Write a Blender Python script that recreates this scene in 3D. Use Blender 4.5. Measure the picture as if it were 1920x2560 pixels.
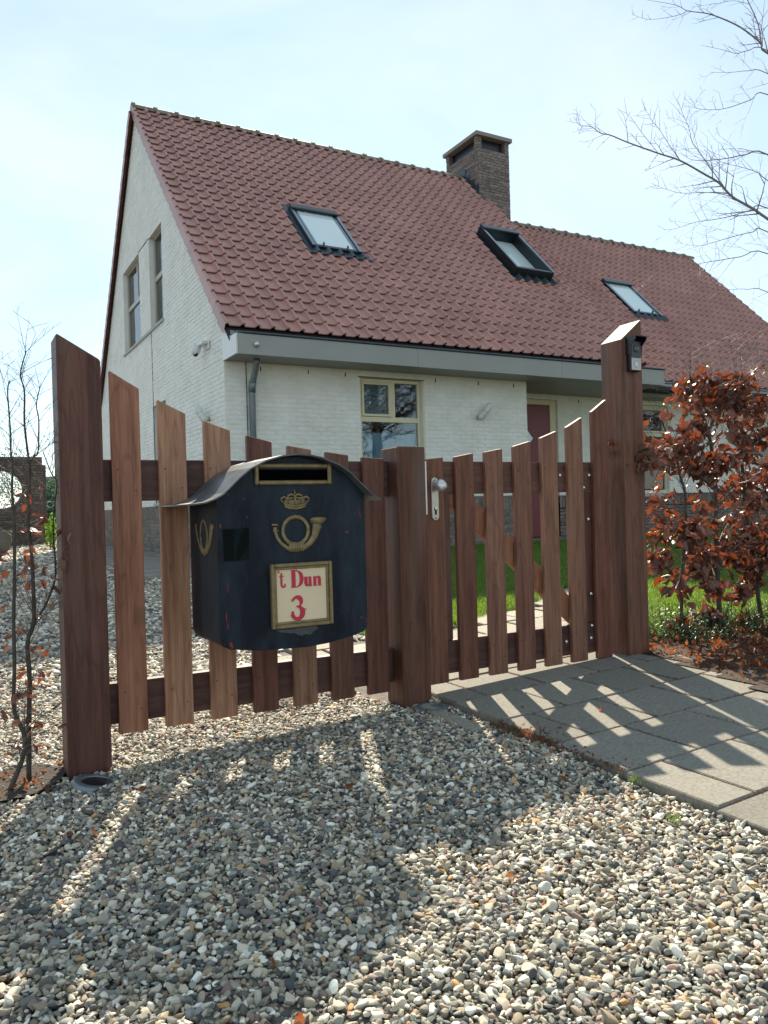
import bpy, bmesh, math, random
import numpy as np
from mathutils import Vector, Matrix, Euler

random.seed(7); rng = np.random.default_rng(7)
for o in list(bpy.data.objects): bpy.data.objects.remove(o)
scene = bpy.context.scene
R = math.radians

# ------------------------------------------------------------------ camera
H = 0.85
FPX = 1960.6
def cam_axes(yaw, pitch, roll):
    cy, sy, cp, sp = math.cos(yaw), math.sin(yaw), math.cos(pitch), math.sin(pitch)
    f = np.array([cy*cp, sy*cp, sp]); r = np.array([sy, -cy, 0.0]); u = np.cross(r, f)
    c, s = math.cos(roll), math.sin(roll)
    return c*r + s*u, -s*r + c*u, f
CR, CU, CF = cam_axes(R(60.834), R(-0.165), R(-1.6185))
CP = np.array([0, 0, H])
def ray(x, y): return CF + (x-960)/FPX*CR - (y-1280)/FPX*CU
def at(x, y, ax, val):
    """the point on the plane coordinate[ax]==val seen at photo pixel x, y"""
    d = ray(x, y); return CP + (val-CP[ax])/d[ax]*d
def atd(x, y, depth): return Vector(CP + ray(x, y)*depth)
cd = bpy.data.cameras.new('camera'); cam = bpy.data.objects.new('camera', cd)
scene.collection.objects.link(cam); scene.camera = cam
cam.matrix_world = Matrix(((CR[0], CU[0], -CF[0], CP[0]), (CR[1], CU[1], -CF[1], CP[1]), (CR[2], CU[2], -CF[2], CP[2]), (0, 0, 0, 1)))
cd.sensor_fit = 'HORIZONTAL'; cd.sensor_width = 36; cd.lens = 36*FPX/1920
cd.clip_start = 0.05; cd.clip_end = 2000

# ------------------------------------------------------------------ light
SUN = Vector((0.41, 0.91, 0)).normalized()*math.cos(R(38.5)) + Vector((0, 0, math.sin(R(38.5))))
ld = bpy.data.lights.new('sun', 'SUN'); sun = bpy.data.objects.new('sun', ld); scene.collection.objects.link(sun)
sun.rotation_euler = SUN.to_track_quat('Z', 'Y').to_euler()
ld.energy = 5.0; ld.angle = R(0.6); ld.color = (1.0, 0.88, 0.70)
world = bpy.data.worlds.new('World'); scene.world = world; world.use_nodes = True
wn, wl = world.node_tree.nodes, world.node_tree.links
wn.clear()
wout = wn.new('ShaderNodeOutputWorld')
sky = wn.new('ShaderNodeTexSky'); sky.sky_type = 'NISHITA'; sky.sun_disc = False
sky.sun_elevation = R(38.5); sky.sun_rotation = math.atan2(0.41, 0.91)
sky.dust_density = 0.08; sky.air_density = 1.0; sky.ozone_density = 2.0
bg = wn.new('ShaderNodeBackground'); bg.inputs['Strength'].default_value = 0.05
wl.new(sky.outputs[0], bg.inputs[0])
# thin milky cloud veil that covers the whole sky
tc = wn.new('ShaderNodeTexCoord'); mp = wn.new('ShaderNodeMapping'); mp.inputs['Scale'].default_value = (1.2, 1.2, 2.6)
mp.inputs['Rotation'].default_value = (0.3, 0.5, 0.9)
nz = wn.new('ShaderNodeTexNoise'); nz.inputs['Scale'].default_value = 1.3; nz.inputs['Detail'].default_value = 7; nz.inputs['Roughness'].default_value = 0.55; nz.inputs['Distortion'].default_value = 0.5
cr = wn.new('ShaderNodeValToRGB'); cr.color_ramp.elements[0].position = 0.36; cr.color_ramp.elements[1].position = 0.68
cr.color_ramp.elements[0].color = (0.50, 0.68, 0.67, 1); cr.color_ramp.elements[1].color = (0.93, 0.95, 0.90, 1)
wl.new(tc.outputs['Generated'], mp.inputs[0]); wl.new(mp.outputs[0], nz.inputs[0]); wl.new(nz.outputs[0], cr.inputs[0])
bg2 = wn.new('ShaderNodeBackground'); bg2.inputs['Strength'].default_value = 0.305
wl.new(cr.outputs[0], bg2.inputs[0])
ad = wn.new('ShaderNodeAddShader'); wl.new(bg.outputs[0], ad.inputs[0]); wl.new(bg2.outputs[0], ad.inputs[1]); wl.new(ad.outputs[0], wout.inputs[0])
vs = scene.view_settings; vs.view_transform = 'Standard'; vs.look = 'None'; vs.gamma = 1.0; vs.exposure = 1.1
try: vs.use_curve_mapping = False
except Exception: pass

# ------------------------------------------------------------------ materials
def nodes(m): return m.node_tree.nodes, m.node_tree.links
def mat(name, col, rough=0.6, metal=0.0, var=0.0, nscale=8.0, bump=0.0, bscale=60.0, col2=None, stretch=(1, 1, 1), rnd=0.0, spec=0.5, objcol=False, detail=5.0, bdist=0.01, world=False, nrough=0.5, lo=0.3, hi=0.7):
    m = bpy.data.materials.new(name); m.use_nodes = True; n, l = nodes(m)
    b = n['Principled BSDF']; b.inputs['Roughness'].default_value = rough; b.inputs['Metallic'].default_value = metal
    b.inputs['Specular IOR Level'].default_value = spec
    t = n.new('ShaderNodeTexCoord'); mpn = n.new('ShaderNodeMapping'); mpn.inputs['Scale'].default_value = stretch
    gp = n.new('ShaderNodeNewGeometry')
    l.new(gp.outputs['Position'] if world else t.outputs['Object'], mpn.inputs[0])
    nt = n.new('ShaderNodeTexNoise'); nt.inputs['Roughness'].default_value = nrough; nt.inputs['Scale'].default_value = nscale; nt.inputs['Detail'].default_value = detail
    l.new(mpn.outputs[0], nt.inputs[0])
    rp = n.new('ShaderNodeValToRGB'); rp.color_ramp.elements[0].position = lo; rp.color_ramp.elements[1].position = hi
    c2 = col2 if col2 else tuple(min(1, c*(1+var)) for c in col); c1 = col if col2 else tuple(c*(1-var) for c in col)
    rp.color_ramp.elements[0].color = (*c1, 1); rp.color_ramp.elements[1].color = (*c2, 1)
    l.new(nt.outputs[0], rp.inputs[0]); out = rp.outputs[0]
    if rnd or objcol:
        oi = n.new('ShaderNodeObjectInfo')
        if rnd:
            mr = n.new('ShaderNodeMapRange'); mr.inputs[3].default_value = 1-rnd; mr.inputs[4].default_value = 1+rnd
            sm = n.new('ShaderNodeMath'); sm.operation = 'ADD'; l.new(oi.outputs['Random'], sm.inputs[0]); l.new(gp.outputs['Random Per Island'], sm.inputs[1])
            fr_ = n.new('ShaderNodeMath'); fr_.operation = 'FRACT'; l.new(sm.outputs[0], fr_.inputs[0]); l.new(fr_.outputs[0], mr.inputs[0])
            vm = n.new('ShaderNodeVectorMath'); vm.operation = 'SCALE'; l.new(out, vm.inputs[0]); l.new(mr.outputs[0], vm.inputs['Scale']); out = vm.outputs[0]
        if objcol:
            vm = n.new('ShaderNodeVectorMath'); vm.operation = 'MULTIPLY'; l.new(out, vm.inputs[0]); l.new(oi.outputs['Color'], vm.inputs[1]); out = vm.outputs[0]
    l.new(out, b.inputs['Base Color'])
    if bump:
        bt = n.new('ShaderNodeTexNoise'); bt.inputs['Scale'].default_value = bscale; bt.inputs['Detail'].default_value = 4
        l.new(mpn.outputs[0], bt.inputs[0])
        bn = n.new('ShaderNodeBump'); bn.inputs['Strength'].default_value = bump; bn.inputs['Distance'].default_value = bdist
        l.new(bt.outputs[0], bn.inputs['Height']); l.new(bn.outputs[0], b.inputs['Normal'])
    return m

def wood(name, dark, light, axis='Z', weather=0.0, rough=0.55):
    """hardwood with long grain, wandering dark lines and per board variation"""
    m = bpy.data.materials.new(name); m.use_nodes = True; n, l = nodes(m); b = n['Principled BSDF']
    t = n.new('ShaderNodeTexCoord'); oi = n.new('ShaderNodeObjectInfo')
    mu = n.new('ShaderNodeMath'); mu.operation = 'MULTIPLY'; mu.inputs[1].default_value = 37.0; l.new(oi.outputs['Random'], mu.inputs[0])
    av = n.new('ShaderNodeVectorMath'); av.operation = 'ADD'; l.new(t.outputs['Object'], av.inputs[0]); l.new(mu.outputs[0], av.inputs[1])
    mp1 = n.new('ShaderNodeMapping'); s = {'Z': (1, 1, 0.045), 'X': (0.045, 1, 1)}[axis]; mp1.inputs['Scale'].default_value = s
    l.new(av.outputs[0], mp1.inputs[0])
    fine = n.new('ShaderNodeTexNoise'); fine.inputs['Scale'].default_value = 190; fine.inputs['Detail'].default_value = 4; fine.inputs['Roughness'].default_value = 0.7
    l.new(mp1.outputs[0], fine.inputs[0])
    mp2 = n.new('ShaderNodeMapping'); s = {'Z': (1, 1, 0.16), 'X': (0.16, 1, 1)}[axis]; mp2.inputs['Scale'].default_value = s; l.new(av.outputs[0], mp2.inputs[0])
    big = n.new('ShaderNodeTexNoise'); big.inputs['Scale'].default_value = 11; big.inputs['Detail'].default_value = 2; big.inputs['Distortion'].default_value = 0.3
    l.new(mp2.outputs[0], big.inputs[0])
    ring = n.new('ShaderNodeMath'); ring.operation = 'MULTIPLY'; ring.inputs[1].default_value = 34.0; l.new(big.outputs[0], ring.inputs[0])
    sn = n.new('ShaderNodeMath'); sn.operation = 'SINE'; l.new(ring.outputs[0], sn.inputs[0])
    rr = n.new('ShaderNodeMapRange'); rr.inputs[1].default_value = 0.72; rr.inputs[2].default_value = 1.0; rr.inputs[3].default_value = 0.0; rr.inputs[4].default_value = 0.30
    l.new(sn.outputs[0], rr.inputs[0])
    rp = n.new('ShaderNodeValToRGB'); rp.color_ramp.elements[0].position = 0.40; rp.color_ramp.elements[1].position = 0.60
    rp.color_ramp.elements[0].color = (*dark, 1); rp.color_ramp.elements[1].color = (*light, 1)
    mid = n.new('ShaderNodeTexNoise'); mid.inputs['Scale'].default_value = 48; mid.inputs['Detail'].default_value = 3; mid.inputs['Distortion'].default_value = 0.2
    mp4 = n.new('ShaderNodeMapping'); mp4.inputs['Scale'].default_value = {'Z': (1, 1, 0.035), 'X': (0.035, 1, 1)}[axis]; l.new(av.outputs[0], mp4.inputs[0]); l.new(mp4.outputs[0], mid.inputs[0])
    mixf = n.new('ShaderNodeMath'); mixf.operation = 'MULTIPLY_ADD'; mixf.inputs[1].default_value = 0.34; l.new(fine.outputs[0], mixf.inputs[0])
    hm = n.new('ShaderNodeMath'); hm.operation = 'MULTIPLY'; hm.inputs[1].default_value = 0.42; l.new(mid.outputs[0], hm.inputs[0])
    hb = n.new('ShaderNodeMath'); hb.operation = 'MULTIPLY_ADD'; hb.inputs[1].default_value = 0.24; l.new(big.outputs[0], hb.inputs[0]); l.new(hm.outputs[0], hb.inputs[2]); l.new(hb.outputs[0], mixf.inputs[2])
    l.new(mixf.outputs[0], rp.inputs[0])
    mx = n.new('ShaderNodeMix'); mx.data_type = 'RGBA'; mx.inputs[7].default_value = (dark[0]*0.45, dark[1]*0.4, dark[2]*0.4, 1)
    l.new(rr.outputs[0], mx.inputs[0]); l.new(rp.outputs[0], mx.inputs[6])
    vm = n.new('ShaderNodeVectorMath'); vm.operation = 'MULTIPLY'; l.new(mx.outputs[2], vm.inputs[0]); l.new(oi.outputs['Color'], vm.inputs[1])
    out = vm.outputs[0]
    if weather:
        wz = n.new('ShaderNodeTexNoise'); wz.inputs['Scale'].default_value = 5; wz.inputs['Detail'].default_value = 5
        mp3 = n.new('ShaderNodeMapping'); mp3.inputs['Scale'].default_value = (2.6, 2.6, 0.3); l.new(av.outputs[0], mp3.inputs[0]); l.new(mp3.outputs[0], wz.inputs[0])
        wr = n.new('ShaderNodeMapRange'); wr.inputs[1].default_value = 0.48; wr.inputs[2].default_value = 0.75; wr.inputs[4].default_value = weather; l.new(wz.outputs[0], wr.inputs[0])
        m2 = n.new('ShaderNodeMix'); m2.data_type = 'RGBA'; m2.inputs[7].default_value = (0.17, 0.15, 0.13, 1)
        l.new(wr.outputs[0], m2.inputs[0]); l.new(out, m2.inputs[6]); out = m2.outputs[2]
    l.new(out, b.inputs['Base Color']); b.inputs['Roughness'].default_value = rough; b.inputs['Specular IOR Level'].default_value = 0.35
    bn = n.new('ShaderNodeBump'); bn.inputs['Strength'].default_value = 0.35; bn.inputs['Distance'].default_value = 0.002
    l.new(fine.outputs[0], bn.inputs['Height']); l.new(bn.outputs[0], b.inputs['Normal'])
    return m

def glass(name, tint=(0.8, 0.9, 0.95), refl=0.35, rough=0.01):
    m = bpy.data.materials.new(name); m.use_nodes = True; n, l = nodes(m); n.clear()
    o = n.new('ShaderNodeOutputMaterial'); mx = n.new('ShaderNodeMixShader'); tr = n.new('ShaderNodeBsdfTransparent'); gl = n.new('ShaderNodeBsdfGlossy')
    tr.inputs[0].default_value = (*tint, 1); gl.inputs['Roughness'].default_value = rough
    lw = n.new('ShaderNodeFresnel'); lw.inputs[0].default_value = 1.6
    mr = n.new('ShaderNodeMapRange'); mr.inputs[3].default_value = refl; mr.inputs[4].default_value = 1.0
    nz2 = n.new('ShaderNodeTexNoise'); nz2.inputs['Scale'].default_value = 2.0
    bn = n.new('ShaderNodeBump'); bn.inputs['Strength'].default_value = 0.05; bn.inputs['Distance'].default_value = 0.01; l.new(nz2.outputs[0], bn.inputs['Height']); l.new(bn.outputs[0], gl.inputs['Normal'])
    l.new(lw.outputs[0], mr.inputs[0]); l.new(mr.outputs[0], mx.inputs[0]); l.new(tr.outputs[0], mx.inputs[1]); l.new(gl.outputs[0], mx.inputs[2]); l.new(mx.outputs[0], o.inputs[0])
    return m

def palette_mat(name, stops, rough=0.6, speck=0.35, nscale=160, bump=0.3):
    """colour drawn per instance from a palette (constant ramp on the instance's random number)"""
    m = bpy.data.materials.new(name); m.use_nodes = True; n, l = nodes(m); b = n['Principled BSDF']
    oi = n.new('ShaderNodeObjectInfo'); rp = n.new('ShaderNodeValToRGB'); rp.color_ramp.interpolation = 'CONSTANT'
    e = rp.color_ramp.elements
    while len(e) < len(stops): e.new(0.5)
    for i, (p, c) in enumerate(stops): e[i].position = p; e[i].color = (*c, 1)
    l.new(oi.outputs['Random'], rp.inputs[0])
    wn_ = n.new('ShaderNodeTexWhiteNoise'); wn_.noise_dimensions = '1D'; l.new(oi.outputs['Random'], wn_.inputs['W'])
    tx = n.new('ShaderNodeTexCoord'); nt = n.new('ShaderNodeTexNoise'); nt.inputs['Scale'].default_value = nscale; nt.inputs['Detail'].default_value = 5; nt.inputs['Roughness'].default_value = 0.7
    l.new(tx.outputs['Object'], nt.inputs[0])
    m1 = n.new('ShaderNodeMapRange'); m1.inputs[3].default_value = 1-speck; m1.inputs[4].default_value = 1+speck; m1.inputs[1].default_value = 0.3; m1.inputs[2].default_value = 0.7; l.new(nt.outputs[0], m1.inputs[0])
    m2 = n.new('ShaderNodeMapRange'); m2.inputs[3].default_value = 0.72; m2.inputs[4].default_value = 1.22; l.new(wn_.outputs['Value'], m2.inputs[0])
    mm = n.new('ShaderNodeMath'); mm.operation = 'MULTIPLY'; l.new(m1.outputs[0], mm.inputs[0]); l.new(m2.outputs[0], mm.inputs[1])
    vm = n.new('ShaderNodeVectorMath'); vm.operation = 'SCALE'; l.new(rp.outputs[0], vm.inputs[0]); l.new(mm.outputs[0], vm.inputs['Scale'])
    l.new(vm.outputs[0], b.inputs['Base Color']); b.inputs['Roughness'].default_value = rough; b.inputs['Specular IOR Level'].default_value = 0.35
    if bump:
        bn = n.new('ShaderNodeBump'); bn.inputs['Strength'].default_value = bump; bn.inputs['Distance'].default_value = 0.002; l.new(nt.outputs[0], bn.inputs['Height']); l.new(bn.outputs[0], b.inputs['Normal'])
    return m

def leaf_mat(name, c1, c2, trans, rough=0.35, tf=0.42):
    m = bpy.data.materials.new(name); m.use_nodes = True; n, l = nodes(m); n.clear()
    o = n.new('ShaderNodeOutputMaterial'); oi = n.new('ShaderNodeObjectInfo'); geo = n.new('ShaderNodeNewGeometry')
    wn_ = n.new('ShaderNodeMath'); wn_.operation = 'ADD'; l.new(oi.outputs['Random'], wn_.inputs[0]); l.new(geo.outputs['Random Per Island'], wn_.inputs[1])
    fr = n.new('ShaderNodeMath'); fr.operation = 'FRACT'; l.new(wn_.outputs[0], fr.inputs[0])
    rp = n.new('ShaderNodeValToRGB'); rp.color_ramp.elements[0].color = (*c1, 1); rp.color_ramp.elements[1].color = (*c2, 1); l.new(fr.outputs[0], rp.inputs[0])
    p = n.new('ShaderNodeBsdfPrincipled'); p.inputs['Roughness'].default_value = rough; l.new(rp.outputs[0], p.inputs['Base Color'])
    t = n.new('ShaderNodeBsdfTranslucent'); t.inputs[0].default_value = (*trans, 1)
    mx = n.new('ShaderNodeMixShader'); mx.inputs[0].default_value = tf
    l.new(p.outputs[0], mx.inputs[1]); l.new(t.outputs[0], mx.inputs[2]); l.new(mx.outputs[0], o.inputs[0])
    return m

M = {}
M['gravel'] = palette_mat('gravel_stone', [(0.0, (0.308, 0.281, 0.220)), (0.13, (0.506, 0.451, 0.341)), (0.27, (0.187, 0.187, 0.165)), (0.37, (0.660, 0.611, 0.495)), (0.50, (0.083, 0.088, 0.088)), (0.59, (0.374, 0.297, 0.204)), (0.69, (0.264, 0.275, 0.248)), (0.78, (0.800, 0.781, 0.682)), (0.86, (0.319, 0.220, 0.182)), (0.91, (0.132, 0.116, 0.099)), (0.955, (0.550, 0.319, 0.132)), (0.97, (0.440, 0.407, 0.330))], rough=0.65, speck=0.5, nscale=110, bump=0.5)
M['bed'] = mat('gravel_bed_earth', (0.10, 0.09, 0.075), 0.9, var=0.5, nscale=40, bump=0.6, bscale=90)
M['soil'] = mat('dark_garden_soil', (0.016, 0.012, 0.009), 0.95, nscale=30, col2=(0.055, 0.038, 0.026), bump=1.0, bscale=70)
M['lawnsoil'] = mat('lawn_thatch', (0.035, 0.06, 0.015), 0.95, nscale=22, col2=(0.06, 0.10, 0.02), bump=0.6)
M['paver'] = mat('concrete_paver', (0.080, 0.077, 0.068), 0.92, nscale=85, col2=(0.30, 0.285, 0.24), bump=0.6, bscale=300, rnd=0.14, detail=9, nrough=0.85, bdist=0.002, world=True)
M['paver_light'] = mat('worn_flagstone', (0.18, 0.16, 0.125), 0.85, nscale=50, col2=(0.36, 0.32, 0.255), bump=0.5, bscale=120, rnd=0.12, bdist=0.004)
M['clinker'] = mat('grey_brown_clinker', (0.13, 0.11, 0.10), 0.85, nscale=60, col2=(0.25, 0.22, 0.19), bump=0.4, bscale=120, rnd=0.25, bdist=0.004)
M['concrete'] = mat('mortar_concrete', (0.26, 0.24, 0.20), 0.9, var=0.25, nscale=60, bump=0.5, bdist=0.004)
M['white_wall'] = mat('white_painted_brick', (0.70, 0.69, 0.63), 0.6, nscale=3.5, nrough=0.6, col2=(0.80, 0.80, 0.75), bump=0.2, bscale=26, rnd=0.03, bdist=0.004, world=True)
M['plinth'] = mat('brown_plinth_brick', (0.12, 0.095, 0.08), 0.85, nscale=26, col2=(0.24, 0.20, 0.175), bump=0.7, bscale=70, rnd=0.28, bdist=0.005, world=True)
M['mortar'] = mat('grey_mortar', (0.15, 0.14, 0.125), 0.95, var=0.2, nscale=40, bump=0.3, world=True)
M['chimney'] = mat('chimney_brick', (0.135, 0.108, 0.095), 0.85, nscale=22, col2=(0.27, 0.22, 0.195), bump=0.8, bscale=60, rnd=0.3, bdist=0.006, world=True)
M['garden_brick'] = mat('garden_wall_brick', (0.07, 0.055, 0.048), 0.85, nscale=20, col2=(0.14, 0.11, 0.095), bump=0.6, rnd=0.3, world=True)
M['tile'] = mat('red_clay_tile', (0.36, 0.173, 0.140), 0.42, nscale=1.2, detail=9, nrough=0.65, col2=(0.47, 0.235, 0.192), bump=0.15, bscale=50, rnd=0.09, spec=0.6, bdist=0.003, world=True)
M['ridge'] = mat('mossy_ridge_tile', (0.15, 0.11, 0.085), 0.7, nscale=12, col2=(0.22, 0.20, 0.15), bump=0.3, rnd=0.12)
M['deck'] = mat('roof_underlay', (0.03, 0.022, 0.02), 0.9)
M['grey_paint'] = mat('grey_fascia_paint', (0.29, 0.30, 0.28), 0.42, var=0.04, nscale=2)
M['soffit'] = mat('grey_soffit_paint', (0.27, 0.275, 0.255), 0.5, var=0.04, nscale=2)
M['white_paint'] = mat('white_gloss_paint', (0.66, 0.66, 0.64), 0.3, var=0.03)
M['cream'] = mat('cream_frame_paint', (0.64, 0.58, 0.40), 0.38, var=0.04, nscale=3)
M['greyframe'] = mat('taupe_frame_paint', (0.40, 0.37, 0.32), 0.4, var=0.05, nscale=3)
M['sill'] = mat('grey_sill', (0.38, 0.39, 0.37), 0.6, var=0.1)
M['door'] = mat('maroon_door_paint', (0.17, 0.018, 0.030), 0.35, var=0.05)
M['zinc'] = mat('weathered_zinc', (0.13, 0.16, 0.18), 0.42, metal=0.5, nscale=7, col2=(0.22, 0.26, 0.28), stretch=(1, 1, 0.3))
M['lead'] = mat('dark_lead_flashing', (0.045, 0.066, 0.085), 0.38, metal=0.3, var=0.25, nscale=9)
M['skyframe'] = mat('anthracite_skylight_metal', (0.028, 0.038, 0.046), 0.28, metal=0.5, var=0.1)
M['skyrail'] = mat('aluminium_cover_rail', (0.22, 0.26, 0.30), 0.25, metal=0.8, var=0.1)
M['skypane'] = mat('blind_and_sky_glass', (0.62, 0.72, 0.71), 0.06, var=0.04, nscale=2, spec=1.0)  # pale colour stands for drawn blinds and reflected sky together
M['glass'] = glass('window_glass', refl=0.05)
M['lampglass'] = mat('milky_lamp_glass', (0.60, 0.63, 0.62), 0.15, var=0.04)
M['curtain'] = mat('net_curtain', (0.28, 0.35, 0.42), 0.9, nscale=5, col2=(0.66, 0.74, 0.80), stretch=(9, 9, 0.8))
M['whitecurtain'] = mat('white_curtain', (0.80, 0.84, 0.84), 0.9, var=0.04)
M['lace'] = mat('flower_lace', (0.06, 0.07, 0.075), 0.9, nscale=26, col2=(0.55, 0.55, 0.50), detail=3, nrough=0.7)
M['room'] = mat('dark_room', (0.03, 0.03, 0.035), 0.9)
M['black'] = mat('black_plastic', (0.008, 0.010, 0.016), 0.35, var=0.1)
M['dark'] = mat('hole_shade_black', (0.002, 0.002, 0.003), 0.9, spec=0.0)  # flat black painted in place of the shade inside slots and holes
M['steel'] = mat('brushed_steel', (0.50, 0.47, 0.41), 0.36, metal=0.7, var=0.08, nscale=40)
M['alu'] = mat('satin_aluminium', (0.60, 0.61, 0.62), 0.33, metal=0.75, var=0.03)
M['bolt'] = mat('galvanised_bolt', (0.62, 0.62, 0.60), 0.25, metal=0.9)
M['screw'] = mat('screw_hole', (0.02, 0.012, 0.01), 0.6)
M['post'] = wood('weathered_hardwood', (0.075, 0.029, 0.020), (0.155, 0.068, 0.046), 'Z', weather=0.35)
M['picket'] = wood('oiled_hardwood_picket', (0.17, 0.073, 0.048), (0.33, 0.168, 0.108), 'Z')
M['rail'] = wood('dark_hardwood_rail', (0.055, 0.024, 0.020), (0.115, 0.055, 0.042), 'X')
M['topface'] = mat('pale_top_face', (0.52, 0.42, 0.29), 0.7, nscale=90, col2=(0.66, 0.56, 0.40))
M['bark'] = mat('smooth_beech_bark', (0.030, 0.026, 0.022), 0.75, nscale=26, col2=(0.075, 0.068, 0.052), bump=0.4)
M['twig'] = mat('greybrown_twig', (0.060, 0.048, 0.044), 0.6, nscale=30, col2=(0.125, 0.105, 0.10))
M['hazytwig'] = mat('hazed_grey_twig', (0.17, 0.145, 0.145), 0.6, nscale=30, col2=(0.26, 0.23, 0.23))  # base colour lightened so the thin backlit branches look hazy
M['haze_twig'] = mat('distant_hazed_twig', (0.36, 0.40, 0.38), 0.9, var=0.2)  # aerial haze is mixed into this light grey twig colour
M['leaf'] = leaf_mat('dry_beech_leaf', (0.060, 0.026, 0.018), (0.235, 0.125, 0.095), (0.62, 0.13, 0.03), 0.45, tf=0.14)
M['litter'] = leaf_mat('leaf_litter', (0.06, 0.022, 0.012), (0.22, 0.09, 0.045), (0.35, 0.11, 0.03), 0.6)
M['grass'] = leaf_mat('grass_blade', (0.045, 0.105, 0.014), (0.115, 0.205, 0.030), (0.24, 0.38, 0.04), 0.45)
M['darkgreen'] = leaf_mat('dark_evergreen_leaf', (0.007, 0.021, 0.009), (0.025, 0.062, 0.022), (0.05, 0.11, 0.025), 0.4)
M['hedge'] = leaf_mat('hazed_hedge_leaf', (0.05, 0.10, 0.08), (0.10, 0.17, 0.12), (0.12, 0.22, 0.10), 0.6)  # bluish distance haze is put into the leaf colour
M['yellowgreen'] = leaf_mat('yellow_green_leaf', (0.12, 0.24, 0.02), (0.22, 0.38, 0.04), (0.3, 0.5, 0.05), 0.5)
M['gold'] = mat('old_gold_paint', (0.165, 0.125, 0.055), 0.42, metal=0.25, nscale=45, col2=(0.26, 0.20, 0.10), bump=0.25, bscale=140, bdist=0.002)
M['card'] = mat('cream_name_card', (0.70, 0.58, 0.39), 0.35, var=0.03)
M['red'] = mat('red_lettering', (0.50, 0.016, 0.06), 0.5, var=0.08, nscale=30)
M['patch'] = mat('dark_green_tape', (0.001, 0.004, 0.004), 0.45, spec=0.08, var=0.3, nscale=20)
M['scrape'] = mat('grey_scrape', (0.075, 0.085, 0.09), 0.5, nscale=120, col2=(0.03, 0.04, 0.05))
M['chip'] = mat('red_primer_chip', (0.25, 0.01, 0.012), 0.5, var=0.2)
def mailbox_paint():
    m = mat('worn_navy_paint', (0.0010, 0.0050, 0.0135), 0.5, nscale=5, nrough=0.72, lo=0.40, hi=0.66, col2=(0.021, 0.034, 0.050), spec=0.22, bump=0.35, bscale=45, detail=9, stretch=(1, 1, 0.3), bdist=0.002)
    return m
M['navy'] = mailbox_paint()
M['navyroof'] = mat('worn_navy_glare_paint', (0.040, 0.052, 0.064), 0.38, nscale=9, col2=(0.12, 0.135, 0.14), bump=0.3, bscale=60, detail=9, bdist=0.002)  # worn paint, its colour also raised for backlit sun glare on the lid

# ------------------------------------------------------------------ helpers
col = scene.collection
def prop(o, label=None, cat=None, group=None, kind=None):
    if label: o['label'] = label
    if cat: o['category'] = cat
    if group: o['group'] = group
    if kind: o['kind'] = kind
    return o
def empty(name, loc=(0, 0, 0), **k):
    o = bpy.data.objects.new(name, None); col.objects.link(o); o.location = loc; o.empty_display_size = 0.1
    return prop(o, **k)
def link(name, me, parent=None, mw=None, **k):
    """link a mesh given in world coordinates under a parent"""
    o = bpy.data.objects.new(name, me); col.objects.link(o)
    if parent is not None:
        o.parent = parent
        base = WM[parent.name] if parent.name in WM else Matrix.Translation(parent.location)
        o.matrix_basis = base.inverted() @ (mw if mw is not None else Matrix.Identity(4))
        WM[o.name] = (mw if mw is not None else Matrix.Identity(4))
    else:
        if mw is not None: o.matrix_basis = mw
        WM[o.name] = o.matrix_basis.copy()
    return prop(o, **k)
WM = {}
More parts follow.
